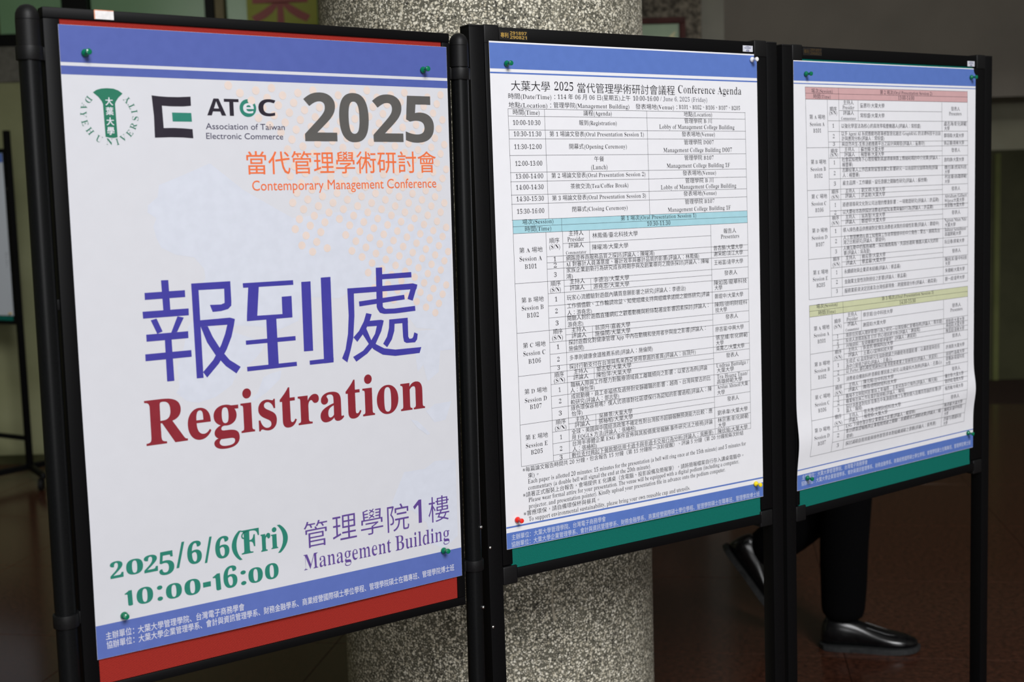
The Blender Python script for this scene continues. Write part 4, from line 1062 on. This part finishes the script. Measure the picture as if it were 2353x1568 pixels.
def t3(p):
    for v in (49.7, 61.6, 72.9, 166.1, 248.7, 301, 383.5, 462.8, 474.4, 486, 497.4, 571.5, 643, 705, 776.8):
        hl(p, v, LX, RX)
    for v in (114, 135, 155.5, 187, 207.5, 228, 269.5, 291, 322, 343, 363.6, 404.6, 426, 445, 539.5, 550.5, 561, 592.5, 613.4, 623.6, 664.7, 675, 685.6, 725.5, 736.3, 757): hl(p, v, AX, RX)
    for v in (94, 176.5, 259, 311.5, 394.5, 518.3, 581.5, 654, 716): hl(p, v, BX, PX)
    for A in (LX, RX): vl3(p, A, 49.7, 462.8); vl3(p, A, 474.4, 776.8)
    vl3(p, AX, 72.9, 462.8); vl3(p, AX, 497.4, 776.8); vl3(p, BX, 49.7, 462.8); vl3(p, BX, 474.4, 776.8); vl3(p, PX, 72.9, 462.8); vl3(p, PX, 497.4, 776.8)
    for a, v0, v1 in ((192, 72.9, 114), (194, 166, 187), (195, 248.7, 269.5), (196, 301, 322), (197, 383.5, 404.6), (199.5, 497.4, 539.5), (199.5, 571.5, 592.5), (200, 643, 664.7), (196, 705, 725.5)): p.strip((a, v0), (a + .5, v1), .6)
layer(lambda p: p.quad((33, 49.7), (563.4, 49.7), (564.4, 72.9), (34, 72.9)), 'pink_row', 'pink', p3, b3, lift0 + B)
layer(lambda p: p.quad((40, 474.4), (569, 474.4), (569.4, 497.4), (40.6, 497.4)), 'olive_row', 'olive', p3, b3, lift0 + B)
layer(t3, 'table_lines', 'line', p3, b3, lift0 + Lf)
sheet_text(DATA3, p3, b3, 'soft')

# ------------------------------------------------------------------ push pins
def pin_mat(n, rgb): return noise_col(mat(n, s2l(*rgb), .22, .6), s2l(*rgb), tuple(min(1, c * 1.1) for c in s2l(*rgb)), 300)
PG, PW, PR, PY = pin_mat('green_pin', (0, 112, 78)), pin_mat('white_pin', (232, 232, 234)), pin_mat('red_pin', (232, 46, 38)), pin_mat('yellow_pin', (240, 214, 34))
def pin_me(m):
    bm = bmesh.new(); add_lathe(bm, [(0, .3), (3.6, .3), (4.9, 1.2), (5.2, 2.6), (4.6, 4.2), (3.2, 5.4), (2.35, 6.6), (2.15, 8.4), (2.4, 10.6), (3.3, 12.0), (4.05, 13.2), (4.2, 14.6), (3.7, 15.8), (2.4, 16.4), (0, 16.6)], 28)
    bmesh.ops.scale(bm, vec=(.001,) * 3, verts=bm.verts)
    a = bm_mesh('push_pin_grip', bm, m, True)
    bm = bmesh.new(); add_lathe(bm, [(0, -6), (.35, -5), (.55, 0), (.55, .6), (0, .6)], 10); bmesh.ops.scale(bm, vec=(.001,) * 3, verts=bm.verts)
    return a, bm_mesh('pin_needle', bm, STEEL, True)
PINS = [(0, PG, 32, 35, b1, 'green push pin in the top left corner of the registration poster', 2, -2), (0, PG, 549, 37, b1, 'green push pin in the top right corner of the registration poster', 3, -4),
 (0, PG, 39, 787, b1, 'green push pin above the footer at lower left of the registration poster', -6, -8), (0, PG, 559, 793, b1, 'green push pin above the footer at lower right of the registration poster', 0, -8),
 (1, PG, 32, 35.5, b2, 'green push pin in the blue header of the agenda poster', 0, 2), (1, PW, 580, 10.5, b2, 'white push pin at the top right corner of the agenda poster', 0, 2),
 (1, PR, 22, 793, b2, 'red push pin at the lower left corner of the agenda poster', 0, -2), (1, PY, 573, 813, b2, 'yellow push pin at the lower right corner of the agenda poster', 0, 0),
 (2, PG, 34, 25, b3, 'green push pin at top left of the rippled schedule poster', 0, 3), (2, PG, 575, 19, b3, 'green push pin at top right of the rippled schedule poster, against the stile', 0, 3),
 (2, PG, 28, 819, b3, 'green push pin in the footer band of the schedule poster, over its lettering', 0, 0), (2, PG, 572, 805, b3, 'green push pin at lower right of the schedule poster, on the white stripe', 0, 3)]
cache = {}
for i, m, u, v, bg_, lab, tu, tv in PINS:
    if m.name not in cache: cache[m.name] = pin_me(m)
    a, b = cache[m.name]
    z = float(bg_(np.array([float(u)]), np.array([float(v)]))[0]) + lift0 + .1
    M = bmat(BD[i]) @ Matrix.Translation(Vector((u, -v, z)) / 1000) @ Matrix.Rotation(math.radians(tu), 4, 'Y') @ Matrix.Rotation(math.radians(tv), 4, 'X')
    e = empty('push_pin', lab, 'push pin', 'push pins holding the posters', M); link('pin_grip', a, e); link('pin_needle', b, e)

# ------------------------------------------------------------------ far stand by the back wall
yaw = math.radians(-33)
Mb = Matrix.Rotation(yaw, 4, 'Z') @ Matrix.Rotation(math.pi / 2, 4, 'X')   # x right, y up, z towards the viewer
far_o = Vector((-2.600, 6.75, 1.85))
u_ = Vector((math.cos(yaw), math.sin(yaw), 0)); Mf = Mb.copy(); Mf.translation = far_o - u_ * .645
sf, Of = stand_root('display_stand', 0, 'blurred black stand with a blue-white poster, far off by the back wall', None, Mf)
VFf = -Of.y * 1000
for u0 in (-14, 631): Part(Of).box(u0, u0 + 28, 0, VFf - 62, -29, -1, 1.4).make('post', BLACK, sf)
for b in ((14, 631, 92, 112), (14, 631, 992, 1012)): Part(Of).box(b[0], b[1], b[2], b[3], -24, 0, 1.4).make('frame_rail', BLACK, sf)
for b in ((14, 32, 112, 992), (613, 631, 112, 992)): Part(Of).box(*b, -24, 0, 1.4).make('frame_stile', BLACK, sf)
Part(Of).box(31, 614, 111, 993, -16, -4).make('fabric_panel', GREEN_FAB, sf, False)
Part(Of).box(14, 631, VFf - 240, VFf - 216, -26, -6, 2).make('cross_bar', BLACK, sf)
feet(sf, Of, (0, 645), VFf, -15, 26, 290)
orb = Part(Of)   # side outrigger of the right-hand foot with its own caster
mo = Matrix.Translation(Vector((.645 - Of.x, -(VFf - 77) / 1000 - Of.y, -.015))) @ Matrix.Rotation(-math.atan2(.134, .29), 4, 'Y')
add_box(orb.bm, .0, .33, -.014, .014, -.013, .013, .003, 2, mo)
ob = orb.make('foot_bar', BLACK, sf)
qx, qn = 645 + 268, 119
Part(Of).box(qx - 12, qx + 12, VFf - 64, VFf - 42, qn - 12, qn + 12, 2).make('caster_fork', BLACK_PLASTIC, ob)
pw = Part(Of); add_lathe(pw.bm, [(0, -.013), (.018, -.013), (.030, -.010), (.031, 0), (.030, .010), (.018, .013), (0, .013)], 24, Matrix.Translation(Vector((qx / 1000 - Of.x, -(VFf - 31) / 1000 - Of.y, qn / 1000))) @ Matrix.Rotation(math.pi / 2 + .6, 4, 'Y'))
pw.make('caster_wheel', BLACK_PLASTIC, ob)
Part(Of).lathen([(0, 5), (3, 4.5), (4.5, 1), (4.5, 0)], 640, 300).make('screw', STEEL, sf)
pf = empty('poster', 'dim bluish-white poster on the blurred stand by the back wall', 'poster', None, Mf @ Matrix.Translation((.028, -.115, 0)))
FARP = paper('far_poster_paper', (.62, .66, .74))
def bf(u, v): return 1.5 * np.sin(np.pi * np.clip(u / 592, 0, 1)) * np.sin(np.pi * np.clip(v / 850, 0, 1))
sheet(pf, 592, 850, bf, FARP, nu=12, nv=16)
layer(lambda p: p.rect(1, 591, 1, 48), 'header_band', 'blue', pf, bf, lift0 + B)
layer(lambda p: [p.rect(560, 580 - 6 * (k % 3), 520 + 14 * k, 523 + 14 * k) for k in range(6)], 'printed_lines', 'greydark', pf, bf, lift0 + B)
layer(lambda p: p.box('報到處', 'K', 120, 470, 330, 480), 'lettering', 'indigo', pf, bf, lift0 + T)
cache2 = pin_me(pin_mat('brass_pin', (206, 170, 60)))
e = empty('push_pin', 'golden push pin at the foot of the dim poster by the back wall', 'push pin', None, Mf @ Matrix.Translation((.028 + .574, -.115 - .838, .0012)))
link('pin_grip', cache2[0], e); link('pin_needle', cache2[1], e)

# ------------------------------------------------------------------ banner with a brush character, framed board
bn = empty('banner', 'yellow-green paper banner with a red brush character behind the window', 'banner', None, None, (-1.218, 7.285, 2.44))
bm = bmesh.new(); add_box(bm, -.195, .195, -.004, .004, -.03, 1.0, .001)
link('banner_sheet', bm_mesh('banner_sheet', bm, noise_col(mat('yellow_banner', s2l(150, 152, 60), .5, .3), (.33, .35, .06), (.40, .41, .075), 3), True), bn)
p = Print(); p.box('樂', 'K', -150, 175, -360, 20)
o = p.build('brush_character', INK['calli'], bn, flat, 0); o.rotation_euler = (math.pi / 2, 0, 0); o.location = (-.02, -.0055, 0)
fb = empty('framed_board', 'small green board in a dark red frame on the rough pier', 'picture', None, None, (.72, 6.47, 2.05))
RF = noise_col(mat('dark_red_frame', (.07, .02, .015), .6, .12), (.026, .007, .006), (.04, .011, .009), 30)
for nm, b in (('frame_rail', (-.25, .18, -.012, .026, .205, .235)), ('frame_rail', (-.25, .18, -.012, .026, -.235, -.205)), ('frame_stile', (.15, .18, -.012, .026, -.205, .205)), ('frame_stile', (-.25, -.22, -.012, .026, -.205, .205))):
    bm = bmesh.new(); add_box(bm, *b, .002); link(nm, bm_mesh(nm, bm, RF, True), fb)
bm = bmesh.new(); add_box(bm, -.22, .15, 0, .012, -.205, .205); link('green_panel', bm_mesh('green_panel', bm, noise_col(mat('green_notice', (.1, .18, .07), .4, .4), (.085, .145, .062), (.105, .17, .075), 9)), fb)
p = Print(); p.poly([(108, -152), (134, -170), (122, -140), (140, -138), (96, -108), (112, -132), (92, -134)])
o = p.build('pale_mark', noise_col(mat('pale_mark', (.4, .42, .2), .5), (.26, .25, .12), (.32, .30, .15), 30), fb, flat, 0); o.rotation_euler = (math.pi / 2, 0, 0); o.location = (0, -.0015, 0)

# ------------------------------------------------------------------ person walking behind the third board
SKIN = noise_col(mat('skin', (.45, .27, .19), .5, .4), (.42, .25, .17), (.50, .31, .22), 25)
TROU = noise_col(mat('black_trouser_cloth', (.002, .002, .002), .9, .06), (.0012, .0012, .0015), (.0022, .0022, .0026), 400, 3, .3, .0005)
SHIRT = noise_col(mat('dark_shirt', (.02, .02, .025), .8, .2), (.016, .017, .022), (.024, .025, .03), 300)
HAIR = noise_col(mat('black_hair', (.01, .009, .008), .5, .4), (.006, .005, .005), (.014, .012, .010), 400, 3, .6, .002)
SHOE = noise_col(mat('polished_black_leather', (.005, .005, .005), .2, .42), (.003, .003, .0035), (.006, .006, .0065), 60)
SOLE = noise_col(mat('rubber_sole', (.02, .02, .02), .6, .3), (.016, .017, .018), (.026, .027, .028), 100)
def skin(name, pts, edges, rad, material, parent, sub=2, root=0):
    me = bpy.data.meshes.new(name); me.from_pydata(pts, edges, []); me.materials.append(material)
    o = link(name, me, parent)
    md = o.modifiers.new('skin', 'SKIN'); md.use_smooth_shade = True
    for k, r in enumerate(rad):
        sv = me.skin_vertices[0].data[k]; sv.radius = r if isinstance(r, tuple) else (r, r); sv.use_root = (k == root)
    s = o.modifiers.new('sub', 'SUBSURF'); s.levels = sub; s.render_levels = sub
    dg = bpy.context.evaluated_depsgraph_get(); dg.update()
    m2 = bpy.data.meshes.new_from_object(o.evaluated_get(dg)); o.modifiers.clear(); o.data = m2; bpy.data.meshes.remove(me)
    m2.polygons.foreach_set('use_smooth', [True] * len(m2.polygons))
    if not m2.materials: m2.materials.append(material)
    return o
per = empty('person', 'person in black trousers and polished black shoes walking behind the third board', 'person', None, None, (1.0, 3.86, 0))
K = per.location
def rel(l): return [tuple(Vector(p) - K) for p in l]
hip = (1.02, 3.91, .93); 
bp_ = [hip, (1.03, 3.91, 1.10), (1.045, 3.905, 1.28), (1.05, 3.90, 1.42), (1.065, 3.898, 1.50), (1.08, 3.895, 1.585), (1.085, 3.893, 1.66),
 (1.05, 3.73, 1.39), (1.00, 3.69, 1.13), (1.10, 3.68, .90),
 (1.05, 4.08, 1.39), (1.10, 4.11, 1.13), (1.24, 4.10, .95),
 (1.015, 3.84, .88), (1.015, 3.845, .50), (1.0, 3.852, .10),
 (1.04, 3.99, .88), (1.04, 4.0, .50), (.735, 4.01, .262)]
be = [(0, 1), (1, 2), (2, 3), (3, 4), (4, 5), (5, 6), (3, 7), (7, 8), (8, 9), (3, 10), (10, 11), (11, 12), (0, 13), (13, 14), (14, 15), (0, 16), (16, 17), (17, 18)]
br = [(.11, .08), (.11, .08), (.14, .095), (.12, .085), .052, (.082, .088), (.078, .09), .052, .042, .028, .052, .042, .028, .08, .055, .036, .08, .055, .036]
def hand(base, d, side, pts, edges, rad, k0):
    # palm and five bent fingers growing from the wrist vertex k0
    d = Vector(d).normalized(); s = Vector(side).normalized(); nrm = d.cross(s)
    n = len(pts); pal = Vector(base) + d * .045; pts.append(tuple(pal)); rad.append((.030, .016)); edges.append((k0, n)); pc = n
    for q, (off, ln) in enumerate(((-.028, .062), (-.010, .074), (.009, .079), (.027, .070))):
        a = Vector(base) + d * .085 + s * off; b = a + (d * .8 + nrm * .45).normalized() * ln * .55; c = b + (d * .3 + nrm * .9).normalized() * ln * .45
        i0 = len(pts); pts.extend([tuple(a), tuple(b), tuple(c)]); rad.extend([.0095, .0085, .0075]); edges.extend([(pc, i0), (i0, i0 + 1), (i0 + 1, i0 + 2)])
    a = Vector(base) + d * .035 - s * .036 + nrm * .01; b = a + (d * .75 - s * .4 + nrm * .4).normalized() * .04
    i0 = len(pts); pts.extend([tuple(a), tuple(b)]); rad.extend([.012, .0095]); edges.extend([(pc, i0), (i0, i0 + 1)])
hand(bp_[9], (.25, 0, -1), (1, .1, .25), bp_, be, br, 9); hand(bp_[12], (.55, 0, -1), (1, .1, .5), bp_, be, br, 12)
body = skin('body', rel(bp_), be, br, SKIN, per, 2)
def blob(name, c, r, m, parent, cut=None, seg=24):
    bm = bmesh.new(); bmesh.ops.create_uvsphere(bm, u_segments=seg, v_segments=seg // 2, radius=1)
    for v in bm.verts: v.co = Vector((v.co.x * r[0], v.co.y * r[1], v.co.z * r[2])) + Vector(c) - K
    return link(name, bm_mesh(name, bm, m, True), parent)
hd = (1.09, 3.893, 1.625)
bm = bmesh.new(); bmesh.ops.create_uvsphere(bm, u_segments=28, v_segments=18, radius=1)
for v in bm.verts:
    x, y, z = v.co; jaw = 1 - .25 * max(0, -z) ** 1.5
    v.co = Vector((hd[0] + x * .098 * (1 - .12 * max(0, -z)), hd[1] + y * .078 * jaw, hd[2] + z * .118)) - K
for c, r in (((hd[0] + .097, hd[1], hd[2] - .012), (.016, .011, .020)), ((hd[0] - .002, hd[1] - .077, hd[2] - .008), (.018, .007, .028)), ((hd[0] - .002, hd[1] + .077, hd[2] - .008), (.018, .007, .028)), ((hd[0] + .084, hd[1], hd[2] - .058), (.012, .022, .006))):
    t = bmesh.new(); bmesh.ops.create_uvsphere(t, u_segments=12, v_segments=8, radius=1)
    for v in t.verts: v.co = Vector((v.co.x * r[0], v.co.y * r[1], v.co.z * r[2])) + Vector(c) - K
    tm = bpy.data.meshes.new('t'); t.to_mesh(tm); t.free(); bm.from_mesh(tm); bpy.data.meshes.remove(tm)
bb = bmesh.new(); bb.from_mesh(body.data); hm = bpy.data.meshes.new('h'); bm.to_mesh(hm); bm.free(); bb.from_mesh(hm); bpy.data.meshes.remove(hm)
body.data = bm_mesh('body', bb, SKIN, True)   # the head grows out of the neck: one figure
for s in (-1, 1): blob('eye', (hd[0] + .083, hd[1] + s * .030, hd[2] + .008), (.012, .014, .007), mat('eye_dark', (.05, .03, .02), .2), per, seg=12)
bm = bmesh.new(); bmesh.ops.create_uvsphere(bm, u_segments=28, v_segments=18, radius=1)
bmesh.ops.delete(bm, geom=[v for v in bm.verts if v.co.z < -.15 or (v.co.x > .55 and v.co.z < .5)], context='VERTS')
for v in bm.verts: v.co = Vector((hd[0] - .008 + v.co.x * .104, hd[1] + v.co.y * .086, hd[2] + .012 + v.co.z * .118)) - K
bmesh.ops.solidify(bm, geom=bm.faces[:], thickness=.008)
link('hair', bm_mesh('hair', bm, HAIR, True), per)
skin('shirt', rel([(1.02, 3.91, .88), (1.03, 3.91, 1.04), (1.045, 3.905, 1.28), (1.05, 3.90, 1.42), (1.06, 3.90, 1.47), (1.05, 3.72, 1.39), (1.00, 3.68, 1.13), (1.085, 3.675, .93), (1.05, 4.09, 1.39), (1.10, 4.12, 1.13), (1.22, 4.11, .975)]),
     [(0, 1), (1, 2), (2, 3), (3, 4), (3, 5), (5, 6), (6, 7), (3, 8), (8, 9), (9, 10)], [(.185, .15), (.17, .135), (.18, .125), (.13, .10), .066, .072, .058, .042, .072, .058, .042], SHIRT, per, 2)
# trousers: standing leg upright, trailing leg folded back with the heel in the air
skin('trousers', rel([(1.02, 3.91, 1.03), (1.02, 3.91, .88), (1.008, 3.84, .78), (1.006, 3.846, .50), (1.003, 3.850, .40), (.998, 3.853, .30), (1.0, 3.855, .22), (.997, 3.856, .13), (.998, 3.857, .088),
     (1.045, 3.99, .80), (1.055, 4.0, .60), (1.02, 4.0, .47), (.91, 4.0, .365), (.82, 4.005, .298), (.742, 4.01, .250)]),
     [(0, 1), (1, 2), (2, 3), (3, 4), (4, 5), (5, 6), (6, 7), (7, 8), (1, 9), (9, 10), (10, 11), (11, 12), (12, 13), (13, 14)],
     [(.16, .13), (.165, .13), .105, .084, .081, .079, .077, .072, .068, .10, .088, .085, .080, .074, .066], TROU, per, 2)
def shoe(M):
    # sections along the length: x, half width, sole z, top z, side fullness
    S = [(-.075, .012, .026, .05), (-.068, .027, .016, .095), (-.05, .034, .012, .108), (-.02, .036, .011, .108), (.01, .035, .011, .102), (.045, .037, .011, .090), (.08, .042, .011, .074), (.12, .047, .011, .062), (.155, .046, .012, .056), (.185, .039, .014, .050), (.205, .027, .018, .042), (.214, .012, .023, .034)]
    V = []; F = []; n = 16
    for x, w, z0, z1 in S:
        for k in range(n):
            a = 2 * math.pi * k / n; c, s = math.cos(a), math.sin(a)
            hw = w * (1 - .32 * max(0, s)) ; V.append((x, hw * math.copysign(abs(c) ** .75, c), (z0 + z1) / 2 + (z1 - z0) / 2 * math.copysign(abs(s) ** .8, s)))
    for i in range(len(S) - 1):
        for k in range(n): F.append((i * n + k, i * n + (k + 1) % n, (i + 1) * n + (k + 1) % n, (i + 1) * n + k))
    F.append(tuple(range(n))[::-1]); F.append(tuple((len(S) - 1) * n + k for k in range(n)))
    me = mesh('shoe', V, F, SHOE, True); o = link('shoe', me, per)
    sb = o.modifiers.new('sub', 'SUBSURF'); sb.levels = 2; sb.render_levels = 2
    o.matrix_local = M
    out = []; hl_ = []
    for x, w, *_ in S: out.append((x, w + .004))
    bm = bmesh.new(); z0, z1 = 0.0, .016
    pts = [(-.082, 0)] + [(x, -w) for x, w in out] + [(.222, 0)] + [(x, w) for x, w in out[::-1]]
    lo = [bm.verts.new((x, y, .006 * max(0, (x - .15) / .07) ** 2)) for x, y in pts]; hi = [bm.verts.new((x, y, .017 + .006 * max(0, (x - .15) / .07) ** 2)) for x, y in pts]
    bm.faces.new(lo[::-1]); bm.faces.new(hi)
    for k in range(len(pts)): bm.faces.new((lo[k], lo[(k + 1) % len(pts)], hi[(k + 1) % len(pts)], hi[k]))
    bmesh.ops.bevel(bm, geom=bm.edges[:], offset=.0015, segments=2, affect='EDGES')
    link('sole', bm_mesh('sole', bm, SOLE, True), o)
    # stitched apron seam over the toe
    bm = bmesh.new(); ring_ = []
    for k in range(15):
        a = -math.pi / 2 + math.pi * k / 14; x = .10 + .085 * math.cos(a); y = .026 * math.sin(a)
        ring_.append((x if k not in (0, 14) else .06, y, .0605 - .14 * (x - .1) + (.016 if k in (0, 14) else 0)))
    tm = bpy.data.meshes.new('seam'); 
    cu = bpy.data.curves.new('seam', 'CURVE'); cu.dimensions = '3D'; cu.bevel_depth = .0014; sp = cu.splines.new('POLY'); sp.points.add(len(ring_) - 1)
    for q, c in enumerate(ring_): sp.points[q].co = (*c, 1)
    cu.materials.append(SHOE); co = bpy.data.objects.new('c', cu); link('seam', bpy.data.meshes.new_from_object(co), o); bpy.data.objects.remove(co)
    return o
shoe(Matrix.Translation((1.003 - K.x - .0, 3.848 - K.y, 0)) @ Matrix.Rotation(math.atan2(-.059, .285), 4, 'Z'))
# trailing shoe: heel up, toe down
Rm = Matrix.Rotation(math.atan2(-.06, .285), 4, 'Z') @ Matrix.Rotation(math.radians(54), 4, 'Y')
shoe(Matrix.Translation(Vector((.700, 4.015, .222)) - K) @ Rm)

bpy.data.objects.remove(_fo)
bpy.data.curves.remove(_fc)
